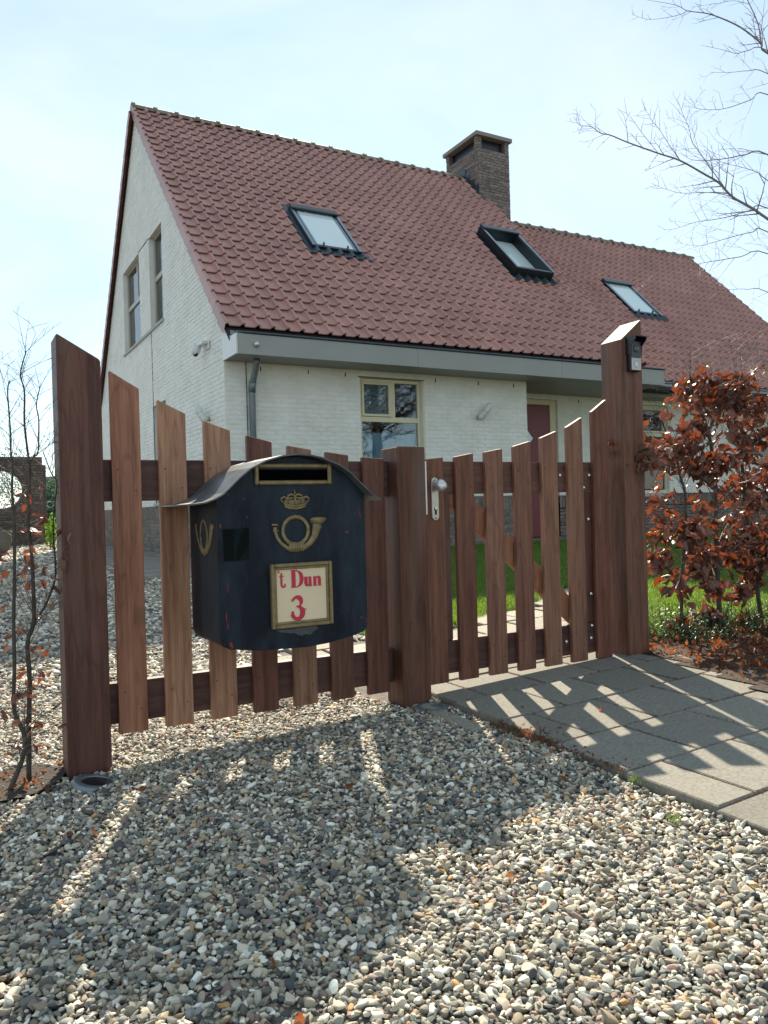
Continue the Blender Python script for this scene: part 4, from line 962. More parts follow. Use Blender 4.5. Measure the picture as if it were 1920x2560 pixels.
for z in (0.974, 0.806): MB().lathe([(0.004, 0), (0.003, 0.0015), (0.001, 0.001)], (1.886, YP-0.0085, z), (0, -1, 0), 8).build('screw', 'screw', lpz)
kb = MB(); kb.tube([(1.886, YP-0.008, 0.942), (1.886, YP-0.035, 0.941)], 0.010, 12); kb.build('knob_neck', 'steel', lpz, smooth=True)
kb = MB(); kb.lathe([(0.010, 0.0), (0.022, 0.006), (0.0285, 0.016), (0.0265, 0.032), (0.018, 0.045), (0.008, 0.051), (0.001, 0.053)], (1.900, YP-0.040, 0.925), (-0.22, -0.10, 0.97), 22)
kb.build('knob', 'alu', lpz, smooth=True)
# right post
rp_ = empty('gate_post', (3.07, 2.93, 0.04), label='tallest hardwood gate post with sunlit slanted top, at the right end of the gate', cat='post')
o = post_mesh(3.000, 3.145, 2.868, 3.012, -0.08, 1.674, 1.788).build('post_shaft', 'post', rp_, bevel=0.003); o.color = (1.25, 1.2, 1.1, 1)
b = MB(); b.prism([(3.003, 2.871, 1.6770), (3.142, 2.871, 1.7863), (3.142, 3.009, 1.7863), (3.003, 3.009, 1.6770)], (0, 0, 0.0025)); b.build('cut_end', 'topface', rp_)

# doorbell ------------------------------------------------------------
db = empty('doorbell', (3.068, 2.867, 1.6), label='black video doorbell with rain hood and silver button plate on tall post', cat='doorbell')
MB().box((3.032, 2.835, 1.515), (3.104, 2.866, 1.668)).build('housing', 'black', db, bevel=0.003)
b = MB(); b.prism([(3.028, 2.866, 1.600), (3.028, 2.866, 1.690), (3.028, 2.800, 1.684), (3.028, 2.800, 1.672), (3.028, 2.832, 1.640), (3.028, 2.834, 1.600)], (0.0035, 0, 0)); b.prism([(3.1045, 2.866, 1.600), (3.1045, 2.866, 1.690), (3.1045, 2.800, 1.684), (3.1045, 2.800, 1.672), (3.1045, 2.832, 1.640), (3.1045, 2.834, 1.600)], (0.0035, 0, 0))
b.prism([(3.028, 2.866, 1.690), (3.108, 2.866, 1.690), (3.108, 2.800, 1.684), (3.028, 2.800, 1.684)], (0, 0, 0.004)); b.build('rain_hood', 'black', db)
MB().box((3.036, 2.8335, 1.520), (3.101, 2.8365, 1.582)).build('button_plate', 'steel', db, bevel=0.001)
b = MB(); b.tube([(3.0685+0.0165*math.cos(t_), 2.833, 1.551+0.0165*math.sin(t_)) for t_ in np.linspace(0, 2*math.pi, 25)], 0.0011, 6, caps=False); b.build('button_ring', mat('violet_ring', (0.10, 0.08, 0.5), 0.3), db)
MB().lathe([(0.0155, 0), (0.0155, 0.001), (0.001, 0.0012)], (3.0685, 2.8335, 1.551), (0, -1, 0), 20).build('button', 'alu', db)
MB().box((3.036, 2.8332, 1.583), (3.101, 2.8362, 1.664)).build('camera_window', mat('dark_smoked_face', (0.03, 0.035, 0.04), 0.25, nscale=300, col2=(0.08, 0.09, 0.09)), db)
MB().lathe([(0.019, 0), (0.018, 0.004), (0.010, 0.007), (0.001, 0.008)], (3.0685, 2.833, 1.628), (0, -1, 0), 20).build('lens', mat('grey_lens', (0.07, 0.085, 0.085), 0.15), db, smooth=True)
b = MB()
for k in range(8):
    a = k*math.pi/4; b.lathe([(0.0022, 0), (0.0015, 0.001)], (3.0685+0.0135*math.cos(a), 2.829, 1.628+0.0135*math.sin(a)), (0, -1, 0), 6)
b.build('infrared_leds', 'steel', db)

# ------------------------------------------------------------------ mailbox
mbx = empty('mailbox', (1.07, 2.75, 0.37), label='large dark navy mailbox with brass-coloured post horn and curved lid, hung on the fence pickets', cat='mailbox')
YF, YB = 2.58, 2.917
XA, XB = 0.795, 1.357
roofc = [(0.691, 0.881), (0.715, 0.883), (0.745, 0.887), (0.778, 0.899), (0.805, 0.914), (0.835, 0.942), (0.865, 0.970), (0.903, 0.999), (0.960, 1.027), (1.022, 1.044), (1.075, 1.050), (1.12, 1.047), (1.17, 1.038), (1.235, 1.013), (1.280, 0.985), (1.315, 0.952), (1.345, 0.924), (1.370, 0.904), (1.402, 0.886)]
def roof_z(x):
    for (a, za), (c, zc) in zip(roofc, roofc[1:]):
        if a <= x <= c: return za+(zc-za)*(x-a)/(c-a)
    return 0.88
bot = [(0.800, 0.412), (0.806, 0.402), (0.829, 0.390), (0.945, 0.3745), (1.060, 0.370), (1.120, 0.369), (1.194, 0.374), (1.30, 0.391), (1.340, 0.402), (1.352, 0.414)]
front = [(XA, 0.43)]+bot+[(XB, 0.43)]+[(x, roof_z(x)-0.003) for x in np.linspace(XB, XA, 26)]
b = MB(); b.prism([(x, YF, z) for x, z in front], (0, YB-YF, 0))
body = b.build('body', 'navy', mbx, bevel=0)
b = MB(); n_ = len(roofc)
yy0, yy1 = 2.530, 2.922
for i, (x, z) in enumerate(roofc):
    b.v += [(x, yy0+random.uniform(-.0015, .0015), z), (x, yy1, z+0.002), (x, yy1, z+0.007), (x, yy0, z+0.0055)]
for i in range(n_-1):
    for k in range(4): b.f.append((4*i+k, 4*i+(k+1) % 4, 4*i+4+(k+1) % 4, 4*i+4+k))
b.f += [(3, 2, 1, 0), (4*n_-4, 4*n_-3, 4*n_-2, 4*n_-1)]
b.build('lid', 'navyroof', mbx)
def frame_ring(x0, x1, z0, z1, t_, y0, y1, m, name, parent, bev=0.002):
    b = MB(); b.box((x0, y0, z0), (x0+t_, y1, z1)); b.box((x1-t_, y0, z0), (x1, y1, z1)); b.box((x0+t_, y0, z1-t_), (x1-t_, y1, z1)); b.box((x0+t_, y0, z0), (x1-t_, y1, z0+t_))
    return b.build(name, m, parent, bevel=bev)
MB().box((0.944, YF-0.002, 0.963), (1.209, YF+0.0, 1.008)).build('slot', 'dark', mbx)  # flat plate, not a recess: the slot's inner darkness is painted
frame_ring(0.930, 1.222, 0.948, 1.022, 0.0150, YF-0.012, YF-0.0005, 'gold', 'slot_frame', mbx, 0.004)
MB().box((0.947, YF-0.0035, 1.0015), (1.206, YF-0.002, 1.0065)).build('slot_flap', 'navy', mbx)
# emblem helpers
def ribbon(b, pts, ws, y, th=0.0008):
    """flat ribbon of varying width on the plane y"""
    P2 = [np.array(p, float) for p in pts]; n = len(P2); lft, rgt = [], []
    for i, p in enumerate(P2):
        d = P2[min(i+1, n-1)]-P2[max(i-1, 0)]; d = d/np.linalg.norm(d); nn = np.array([-d[1], d[0]])*ws[i]/2
        lft.append(p+nn); rgt.append(p-nn)
    vs_ = [(q[0], y, q[1]) for q in lft+rgt]+[(q[0], y-th, q[1]) for q in lft+rgt]
    fs = []
    for i in range(n-1):
        fs += [(2*n+i, 2*n+i+1, 3*n+i+1, 3*n+i), (i, 2*n+i, 2*n+i+1, i+1), (n+i, n+i+1, 3*n+i+1, 3*n+i)]
    fs += [(0, n, 3*n, 2*n), (n-1, 2*n-1, 4*n-1, 3*n-1)]
    b.add(vs_, fs)
def relief(b, pts, rads, y, flat=0.55, sides=8):
    """raised rounded strand: a tube flattened towards the surface"""
    t = MB(); t.tube([(p[0], 0, p[1]) for p in pts], rads, sides); b.add([(v[0], y+v[1]*flat, v[2]) for v in t.v], t.f)
def crown(parent):
    b = MB(); cx = 1.079
    relief(b, [(cx-0.040, 0.872), (cx-0.02, 0.8655), (cx, 0.8635), (cx+0.02, 0.8655), (cx+0.040, 0.872)], [0.0045]*5, YF-0.002)
    relief(b, [(cx-0.043, 0.880), (cx-0.02, 0.8735), (cx, 0.8715), (cx+0.02, 0.8735), (cx+0.043, 0.880)], [0.0035]*5, YF-0.004)
    for sx, w_, h_ in ((0.053, 0.016, 0.905), (0.030, 0.014, 0.914)):
        for sg in (-1, 1):
            pts = [(cx+sg*0.042, 0.882), (cx+sg*(sx+0.002), 0.893), (cx+sg*sx, h_-0.006), (cx+sg*(sx-0.010), h_), (cx+sg*(sx*0.5), h_-0.006), (cx+sg*0.004, 0.902)] if sx > 0.04 else [(cx+sg*0.022, 0.876), (cx+sg*0.031, 0.893), (cx+sg*0.026, 0.910), (cx+sg*0.012, 0.914), (cx, 0.908)]
            relief(b, pts, [0.0038, .0040, .0042, .0040, .0036, .003][:len(pts)], YF-0.003)
    relief(b, [(cx, 0.873), (cx, 0.912)], [0.0036, 0.0036], YF-0.004)
    for px, pz, rr in ((cx, 0.918, 0.0045), (cx-0.03, 0.886, 0.004), (cx+0.03, 0.886, 0.004), (cx-0.014, 0.884, 0.0035), (cx+0.014, 0.884, 0.0035), (cx, 0.886, 0.0045)):
        b.lathe([(rr, 0), (rr*0.8, 0.003), (0.0005, 0.0045)], (px, YF-0.001, pz), (0, -1, 0), 8)
    relief(b, [(cx, 0.918), (cx, 0.9315)], [0.0016, 0.0012], YF-0.003); relief(b, [(cx-0.004, 0.9265), (cx+0.004, 0.9265)], [0.0013, 0.0013], YF-0.003)
    ribbon(b, [(cx-0.040, 0.885), (cx, 0.880), (cx+0.040, 0.885)], [0.022, 0.030, 0.022], YF-0.0002, 0.002)
    return b.build('crown_emblem', 'gold', parent, smooth=True)
crown(mbx)
b = MB(); cx, cz = 1.078, 0.785
relief(b, [(cx+0.0485*math.cos(t_), cz+0.0485*math.sin(t_)) for t_ in np.linspace(0, 2*math.pi, 33)], [0.0072]*33, YF-0.003)
relief(b, [(1.000, 0.800), (1.001, 0.785), (1.008, 0.762), (1.024, 0.740), (1.048, 0.723), (1.078, 0.7185), (1.108, 0.723), (1.133, 0.740), (1.150, 0.763), (1.158, 0.785), (1.162, 0.806)], [0.0085, .0068, .0062, .0066, .0078, .0090, .0098, .0112, .0135, .016, .0185], YF-0.003, 0.4)
relief(b, [(0.988, 0.8085), (1.011, 0.8075)], [0.0040, 0.0040], YF-0.005)
relief(b, [(0.9905, 0.787), (1.0125, 0.7865)], [0.0022, 0.0022], YF-0.006)
relief(b, [(1.139, 0.789), (1.178, 0.792)], [0.0024, 0.0024], YF-0.008)
b.add([(1.1635+0.0315*math.cos(t_), YF-0.011, 0.8235+0.0075*math.sin(t_)) for t_ in np.linspace(0, 2*math.pi, 21)[:-1]]+[(1.1635+0.0275*math.cos(t_), YF-0.0005, 0.815+0.010*math.sin(t_)) for t_ in np.linspace(0, 2*math.pi, 21)[:-1]], [tuple(range(20))]+[(i, (i+1) % 20, 20+(i+1) % 20, 20+i) for i in range(20)])
for k in range(9):
    x = 1.052+k*0.0066; relief(b, [(x-0.002, 0.7085+abs(k-4)*0.0008), (x, 0.7245), (x+0.001, 0.7435+abs(k-4)*0.0012)], [0.0028, .0034, .0028], YF-0.0065)
for k in range(7):
    x = 1.060+k*0.0060; relief(b, [(x, 0.826-abs(k-3)*0.0010), (x, 0.8415-abs(k-3)*0.0012)], [0.0026, .0026], YF-0.0062)
b.build('post_horn_emblem', 'gold', mbx, smooth=True)
# same emblem on the side, flatter
b = MB(); XS = XA-0.001
def srel(pts, rads): 
    t = MB(); t.tube([(0, p[0], p[1]) for p in pts], rads, 8); b.add([(XS+v[0]*0.35, v[1], v[2]) for v in t.v], t.f)
srel([(2.735+0.042*math.cos(t_), 0.776+0.053*math.sin(t_)) for t_ in np.linspace(0, 2*math.pi, 25)], [0.007]*25)
srel([(2.832, 0.812), (2.826, 0.79), (2.812, 0.765), (2.79, 0.740), (2.765, 0.722), (2.735, 0.714), (2.70, 0.722), (2.672, 0.745), (2.650, 0.775), (2.640, 0.800), (2.634, 0.820)], [0.008, .007, .007, .007, .009, .010, .010, .012, .014, .016, .018])
srel([(2.842, 0.813), (2.822, 0.815)], [0.004, 0.004])
b.build('side_horn_emblem', 'gold', mbx, smooth=True)
# name plate
frame_ring(0.976, 1.209, 0.4455, 0.6715, 0.0125, YF-0.022, YF-0.0005, 'gold', 'name_plate_frame', mbx, 0.003)
frame_ring(0.9885, 1.1965, 0.458, 0.659, 0.0095, YF-0.014, YF-0.0015, 'gold', 'name_plate_frame', mbx, 0.002)
card = MB().box((0.998, YF-0.009, 0.4675), (1.187, YF-0.006, 0.6495)).build('name_card', 'card', mbx)
b = MB(); yt = YF-0.0091
cnt = [0]
BW = [1.12]
def rb(pts, ws): ribbon(b, pts, [w__*BW[0] for w__ in ws], yt-cnt[0]*0.00006); cnt[0] += 1
def letter():
    global b
    if b.v: b.build('letter', 'red', card)
    b = MB()
def arc(cx, cz, rx, rz, a0, a1, n=14): return [(cx+rx*math.cos(R(a)), cz+rz*math.sin(R(a))) for a in np.linspace(a0, a1, n)]
rb([(1.0075, 0.6465), (1.0070, 0.6425), (1.0035, 0.6375)], [0.0065, .0055, .0015])
letter()
rb([(1.0165, 0.6385), (1.0165, 0.6000), (1.0175, 0.5935), (1.0215, 0.5895), (1.0265, 0.5895), (1.0305, 0.5925), (1.0310, 0.5970)], [0.0060, .0075, .0075, .0070, .0060, .0048, .0042])
rb([(1.0085, 0.6255), (1.0265, 0.6275)], [0.0038, 0.0030]); rb([(1.0285, 0.6003), (1.0290, 0.5955)], [0.0058, 0.0052])
# D
letter()
rb([(1.0620, 0.6440), (1.0620, 0.5850)], [0.0140, 0.0140]); rb([(1.0525, 0.6450), (1.0770, 0.6450)], [0.0034, 0.0034]); rb([(1.0525, 0.5860), (1.0770, 0.5860)], [0.0034, 0.0034])
rb([(1.0745, 0.6430)]+arc(1.0755, 0.6150, 0.0175, 0.0265, 80, -80)+[(1.0745, 0.5875)], [0.0036]+[0.0040, .006, .0085, .0105, .0120, .0130, .0135, .0135, .0130, .0120, .0105, .0085, .006, .0040]+[0.0036])
# u
letter(); BW[0] = 1.32
rb([(1.1095, 0.6190), (1.1095, 0.5960), (1.1115, 0.5905), (1.1150, 0.5885), (1.1195, 0.5905)], [0.0100, .0100, .0085, .0060, .0035]); rb([(1.1250, 0.6190), (1.1250, 0.5870)], [0.0085, 0.0085]); rb([(1.1030, 0.6185), (1.1140, 0.6185)], [0.003, .003]); rb([(1.1190, 0.6185), (1.1290, 0.6185)], [0.003, .003]); rb([(1.1210, 0.5870), (1.1320, 0.5870)], [0.003, .003])
# n
letter()
rb([(1.1435, 0.6185), (1.1435, 0.5870)], [0.0085, 0.0085]); rb([(1.1480, 0.6120), (1.1520, 0.6170), (1.1565, 0.6180), (1.1605, 0.6140), (1.1612, 0.6080), (1.1612, 0.5870)], [0.003, .0045, .0065, .0085, .0092, .0092]); rb([(1.1375, 0.5870), (1.1495, 0.5870)], [0.003, .003]); rb([(1.1545, 0.5870), (1.1680, 0.5870)], [0.003, .003]); rb([(1.1375, 0.6180), (1.1450, 0.6180)], [0.003, .003])
# 3
letter(); BW[0] = 1.4
rb([(1.0545, 0.5420)]+arc(1.0725, 0.5335, 0.0165, 0.0170, 150, -60, 13)+[(1.0715, 0.5165)], [0.0070, .0060, .0062, .007, .0085, .0100, .0115, .0120, .0115, .0100, .0085, .0065, .0050, .0038, .0035])
rb([(1.0690, 0.5180)]+arc(1.0735, 0.4955, 0.0195, 0.0220, 88, -150, 15)+[(1.0530, 0.4930)], [0.0035, .0045, .006, .0085, .0110, .0130, .0140, .0140, .0130, .0120, .0105, .0095, .0090, .0090, .0095, .0100, .0100])
rb([(1.0505, 0.4950), (1.0600, 0.4950)], [0.0095, 0.0095]); rb([(1.0540, 0.5440), (1.0600, 0.5385)], [0.0085, 0.0075])
letter(); BW[0] = 1.0
for k, x in enumerate((1.0985, 1.1025, 1.1065)): rb(arc(x-0.006, 0.5055, 0.006, 0.0065-k*0.0015, 55, -55, 6), [0.0012]*6)
b.build('flourish', 'red', card)
# marks of wear
b = MB(); b.add([(0.813, YF-0.0008, 0.800), (0.814, YF-0.0008, 0.690), (0.860, YF-0.0008, 0.688), (0.905, YF-0.0008, 0.691), (0.9065, YF-0.0008, 0.802), (0.86, YF-0.0008, 0.800)], [(0, 1, 2, 3, 4, 5)]); b.build('tape_patch', mat('navy_tape', (0.004, 0.013, 0.016), 0.45, var=0.5, nscale=25, spec=0.08), mbx)
b = MB(); b.add([(x, YF-0.0012, z) for x, z in ((0.815, 0.797), (0.816, 0.700), (0.822, 0.692), (0.850, 0.693), (0.851, 0.790), (0.838, 0.798))], [tuple(range(6))]); b.add([(x, YF-0.0012, z) for x, z in ((0.888, 0.800), (0.905, 0.800), (0.905, 0.745), (0.885, 0.712), (0.870, 0.692), (0.856, 0.692), (0.856, 0.720), (0.872, 0.755))], [tuple(range(8))])
b.build('tape_residue', 'patch', mbx)
r = random.Random(4)
def blob(b, x, z, w_, h_, y, n=12, rough=0.35):
    b.add([(x+w_*math.cos(a)*(1+r.uniform(-rough, rough)), y, z+h_*math.sin(a)*(1+r.uniform(-rough, rough))) for a in np.linspace(0, 2*math.pi, n+1)[:-1]], [tuple(range(n))])
b = MB()
b.add([(x, YF-0.0008, z) for x, z in ((0.995, 0.4400), (1.01, 0.431), (1.03, 0.428), (1.045, 0.424), (1.065, 0.423), (1.08, 0.414), (1.094, 0.410), (1.104, 0.416), (1.122, 0.412), (1.135, 0.418), (1.142, 0.426), (1.155, 0.430), (1.150, 0.4405), (1.10, 0.441), (1.05, 0.4402))], [tuple(range(15))]); b.build('glue_scrape', 'scrape', mbx)
b = MB()
for x, z, w_, h_ in ((0.833, 0.405, .006, .010), (0.822, 0.47, .0015, .012), (0.826, 0.60, .0012, .02), (0.818, 0.50, .0015, .02), (1.334, 0.842, .0018, .010), (1.338, 0.828, .0012, .012), (1.281, 0.772, .0045, .004), (1.331, 0.455, .0035, .004), (0.892, 0.902, .0018, .002), (0.895, 0.375+.01, .002, .002), (0.806, 0.81, .0016, .009), (1.352, 0.44, .001, .012), (1.20, 0.765, .0010, .001), (0.88, 0.385, .006, .0018), (1.29, 0.60, .001, .002)): blob(b, x, z, w_, h_, YF-0.0010, 9, 0.5)
b.build('paint_chips', 'chip', mbx)
b = MB()
for i in range(34):
    x = r.uniform(0.80, 1.34); z = r.uniform(0.40, 0.93)
    if 0.93 < x < 1.23 and z > 0.44: continue
    blob(b, x, z, r.uniform(.0004, .0012), r.uniform(.0008, .006), YF-0.0009, 6, 0.5)
b.build('scratches', 'scrape', mbx)

# ------------------------------------------------------------------ ground spotlights
def spot(x, y, tilt, label, dark):
    z = zg(x, y)+0.014
    t = empty('ground_spotlight', (x, y, z-0.03), label=label, cat='ground light', group='recessed ground lights by the posts')
    mw = Matrix.Translation((x, y, z)) @ Euler(tilt).to_matrix().to_4x4()
    def bld(prof_, nm, m):
        b = MB().lathe(prof_, (0, 0, 0), (0, 0, 1), 36); me = b.mesh(nm, m, smooth=True); link(nm, me, t, mw)
    bld([(0.076, -0.05), (0.076, -0.003), (0.073, 0.0), (0.052, 0.0015), (0.049, -0.001), (0.048, -0.006)], 'rim', 'zinc')
    bld([(0.049, -0.004), (0.045, -0.0025), (0.001, -0.002)], 'lens', 'black' if dark else 'zinc')
spot(0.415, 2.765, (0.05, 0.16, 0), 'round recessed ground light with dark glass at the foot of the left post', True)
spot(1.765, 2.790, (0.02, 0.03, 0), 'round recessed ground light with shiny cover at the foot of the middle post', False)

# ------------------------------------------------------------------ plants
def leaf_mesh(seed, m='leaf', fold=0.5):
    """beech leaf with midrib fold, curl and wavy edge; 1 unit long, base at the origin"""
    r = random.Random(seed); b = MB(); curl = r.uniform(-2.2, 2.4); fo = r.uniform(0.25, fold+0.65); tw = r.uniform(-1.3, 1.3)
    L_ = [0, 0.16, 0.38, 0.62, 0.84, 1.0]; W_ = [0.01, 0.22, 0.33, 0.30, 0.16, 0.0]
    x, z, a = 0, 0, 0; pts = []
    for i in range(6):
        if i: 
            ds = L_[i]-L_[i-1]; a += curl*ds; x += ds*math.cos(a); z -= ds*math.sin(a)
        pts.append((x, z, a))
    for i, ((px, pz, a), w_) in enumerate(zip(pts, W_)):
        th = tw*L_[i]; wob = r.uniform(-0.10, 0.10)
        for s in (-1, 0, 1):
            yy = s*w_*math.cos(fo); up = abs(s)*w_*math.sin(fo)+s*wob
            y2 = yy*math.cos(th)-up*math.sin(th); u2 = yy*math.sin(th)+up*math.cos(th)
            b.v.append((px+u2*math.sin(a), y2, pz+u2*math.cos(a)))
    for i in range(5):
        for k in range(2): b.f.append((3*i+k, 3*i+k+1, 3*i+4+k, 3*i+3+k))
    me = bpy.data.meshes.new('leaf'); me.from_pydata(b.v, [], b.f); me.materials.append(M[m])
    me.polygons.foreach_set('use_smooth', [True]*len(me.polygons)); return me
LV = [leaf_mesh(i) for i in range(12)]
def smooth_path(pts, n=4):
    P3 = [Vector(p) for p in pts]; out = []
    for i in range(len(P3)-1):
        p0, p1, p2, p3 = P3[max(i-1, 0)], P3[i], P3[i+1], P3[min(i+2, len(P3)-1)]
        for k in range(n):
            t = k/n; out.append(0.5*((2*p1)+(p2-p0)*t+(2*p0-5*p1+4*p2-p3)*t*t+(3*p1-p0-3*p2+p3)*t*t*t))
    out.append(P3[-1]); return out
def rv(r, s=1.0): return Vector((r.gauss(0, s), r.gauss(0, s), r.gauss(0, s)))
def twig(b, r, start, d, length, rad, level, tips, droop=0.0, zig=0.16, spurs=True):
    n = max(4, int(length/0.06)); p = Vector(start); d = Vector(d).normalized(); pts = [p.copy()]; step = length/n; side = 1
    kids = []
    for i in range(n):
        d = (d+rv(r, zig*0.35)+Vector((0, 0, -droop*0.1))).normalized(); p = p+d*step; pts.append(p.copy())
        if level > 0 and i >= 1 and r.random() < 0.62: kids.append((p.copy(), d.copy(), side, 1-i/n)); side = -side
        elif spurs and r.random() < 0.55:
            o_ = (d.cross(Vector((0, 0, 1))).normalized()*side*0.8+d*0.8+Vector((0, 0, 0.3))).normalized(); side = -side
            b.tube([p, p+o_*0.016*r.uniform(.6, 1.5)], [rad*0.55, rad*0.3], 3, caps=False)
    rr = [max(rad*(1-0.72*i/n), 0.0006) for i in range(n+1)]
    b.tube(pts, rr, 5 if rad > 0.003 else 4, caps=False)
    tips.append((pts[-1], d)); 
    if level <= 0 or True:
        for q in pts[1:]: 
            if r.random() < 0.5: tips.append((q, d))
    for (q, dq, s, f) in kids:
        sd = dq.cross(Vector((0, 0, 1)));
        if sd.length < .1: sd = dq.cross(Vector((1, 0, 0)))
        nd = (dq*0.75+sd.normalized()*s*0.75+rv(r, 0.16)).normalized()
        twig(b, r, q, nd, length*(0.30+0.35*f)*r.uniform(.7, 1.2), rad*0.6, level-1, tips, droop, zig, spurs)
def put_leaf(parent, p, r, size, hang=0.6):
    d = Vector((r.gauss(0, 1), r.gauss(0, 1), r.gauss(0, 0.7)-hang)).normalized()
    q = d.to_track_quat('X', 'Z'); mw = Matrix.Translation(p) @ q.to_matrix().to_4x4() @ Euler((r.uniform(0, 6.28), 0, 0)).to_matrix().to_4x4() @ Matrix.Scale(size, 4)
    return (r.choice(LV), mw)

def beech(stems, base, label, nleaf, seed, size=0.074, group='copper-leaved beech shrubs of the hedge', clusters=None, twigs=2, tw_len=0.28, side_p=0.8, zmin=0.0, density=1.0, zmax=9.0):
    r = random.Random(seed); t = empty('beech_shrub', base, label=label, cat='shrub', group=group)
    tips = []; tb = MB()
    for i, (pts, r0, r1) in enumerate(stems):
        sp = smooth_path(pts, 5); n = len(sp); b = MB(); b.tube(sp, [(r0+(r1-r0)*k/(n-1))*(1+0.06*math.sin(k*2.3)) for k in range(n)], 9, caps=True); b.build('stem', 'bark', t, smooth=True)
        for k in range(2, n):
            if sp[k].z < base[2]+zmin: continue
            for _ in range(2):
                if r.random() < side_p:
                    dd_ = (sp[k]-sp[k-1]).normalized(); a = r.uniform(0, 6.28); o_ = Vector((math.cos(a), math.sin(a), r.uniform(0.4, 1.7))).normalized()
                    rr = (r0+(r1-r0)*k/(n-1)); twig(tb, r, sp[k], (o_+dd_*0.3), tw_len*r.uniform(.5, 1.25), max(0.0012, rr*0.28), twigs, tips, 0.2)
    tb.build('twigs', 'twig', t, kind='stuff')
    items = []
    if clusters:
        for (c, rad, m_) in clusters:
            near = [q for q, _ in tips if (q-Vector(c)).length < rad] or [Vector(c)]
            for _ in range(int(m_*1.05)): items.append(put_leaf(t, r.choice(near)+rv(r, 0.026), r, size*r.uniform(.7, 1.25)))
    tips = [q for q in tips if q[0].z < zmax]
    for _ in range(nleaf):
        if tips: items.append(put_leaf(t, r.choice(tips)[0]+rv(r, 0.008), r, size*r.uniform(.6, 1.2)))
    for me, mw in items[:300]: link('leaf', me, t, mw)
    if len(items) > 300: merge_copies('leaf', items[300:], 'leaf', t, smooth=True, kind='stuff')
    return t
def px(x, y, Y): return Vector(at(x, y, 1, Y))
YH = 3.02
# shrub C thin stem just right of the post
def stem_px(l, Y, zb=None):
    out = []
    for i, q in enumerate(l):
        yy = q[2] if len(q) > 2 else Y
        out.append(px(q[0], q[1], yy))
    return out
sC = stem_px([(1706, 1640), (1703, 1552), (1706, 1440), (1712, 1330), (1713, 1239), (1699, 1185), (1690, 1137), (1672, 1099), (1652, 1045)], 2.98)
sC[0].z = zg(sC[0].x, sC[0].y)-0.02
sC2 = stem_px([(1700, 1169), (1660, 1162), (1618, 1160), (1570, 1163, 2.86)], 2.94)
cl = lambda x, y, Y, rad, n: (px(x, y, Y), rad, n)
beech([(sC, 0.011, 0.004), (sC2, 0.005, 0.0025)], tuple(sC[0]), 'thin copper-leaved beech stem closest to the tall gate post', 110, 21,
      clusters=[cl(1600, 1175, 2.88, .07, 46), cl(1690, 1120, 2.97, .09, 26), cl(1680, 1330, 3.0, .14, 70), cl(1640, 1400, 3.0, .10, 34), cl(1660, 1470, 3.0, .12, 30), cl(1720, 1350, 3.0, .12, 46), cl(1660, 1245, 3.0, .08, 14), cl(1745, 1260, 3.0, .1, 24)], twigs=1, tw_len=0.2, zmin=0.25, zmax=1.45)
sA = stem_px([(1806, 1660), (1800, 1560), (1794, 1440), (1790, 1329), (1788, 1216), (1781, 1137), (1770, 1079), (1752, 1030), (1732, 985), (1725, 940)], 3.02); sA[0].z = zg(sA[0].x, sA[0].y)-0.02
sA2 = stem_px([(1770, 1079), (1790, 1040), (1812, 1000), (1840, 965), (1856, 930)], 3.0)
sA3 = stem_px([(1782, 1222), (1755, 1195), (1728, 1175), (1712, 1168)], 3.0)
beech([(sA, 0.017, 0.005), (sA2, 0.007, 0.003), (sA3, 0.008, 0.005)], tuple(sA[0]), 'tall copper-leaved beech shrub in the middle of the hedge', 220, 22,
      clusters=[cl(1735, 965, 3.0, .10, 55), cl(1800, 960, 3.0, .12, 60), cl(1725, 1060, 3.0, .11, 75), cl(1760, 1140, 3.0, .09, 40), cl(1830, 1020, 3.02, .12, 60), cl(1745, 1190, 3.0, .08, 24), cl(1810, 1180, 3.0, .1, 40), cl(1730, 1420, 3.02, .14, 60), cl(1790, 1380, 3.02, .14, 70), cl(1770, 1540, 3.0, .12, 50), cl(1740, 1620, 3.0, .12, 44), cl(1700, 1560, 3.0, .12, 36), cl(1810, 1600, 3.0, .13, 50), cl(1760, 1470, 3.0, .12, 40), cl(1850, 1340, 3.02, .12, 40)], twigs=1, tw_len=0.22, zmin=0.2, zmax=1.45)
sB = stem_px([(1915, 1640), (1905, 1560), (1890, 1450), (1876, 1352), (1862, 1262), (1860, 1216), (1851, 1126), (1840, 1081), (1835, 1026), (1828, 1000)], 3.06); sB[0].z = zg(sB[0].x, sB[0].y)-0.02
sB2 = stem_px([(1880, 1310), (1905, 1250), (1925, 1190), (1940, 1120)], 3.04)
beech([(sB, 0.016, 0.005), (sB2, 0.008, 0.003)], tuple(sB[0]), 'copper-leaved beech shrub at the right edge of the photo', 260, 23,
      clusters=[cl(1845, 1140, 3.04, .07, 22), cl(1885, 1110, 3.04, .08, 26), cl(1900, 1210, 3.04, .13, 60), cl(1870, 1050, 3.04, .10, 40), cl(1860, 940, 3.04, .10, 24), cl(1900, 965, 3.04, .12, 50), cl(1905, 1330, 3.04, .13, 70), cl(1840, 1380, 3.04, .12, 60), cl(1880, 1450, 3.04, .13, 60), cl(1860, 1560, 3.04, .13, 60), cl(1900, 1620, 3.04, .14, 50), cl(1850, 1480, 3.04, .12, 36), cl(1910, 1400, 3.06, .1, 40)], twigs=1, tw_len=0.22, zmin=0.2, zmax=1.45)
# shrubs just outside the frame keep the hedge going
sD = [Vector((4.6, 3.1, zg(4.6, 3.1)-.02)), Vector((4.62, 3.1, 0.6)), Vector((4.56, 3.1, 1.1)), Vector((4.6, 3.12, 1.5))]
beech([(sD, 0.016, 0.004)], tuple(sD[0]), 'copper-leaved beech shrub beyond the right edge of the photo', 160, 24, twigs=2, tw_len=0.26, zmin=0.2)
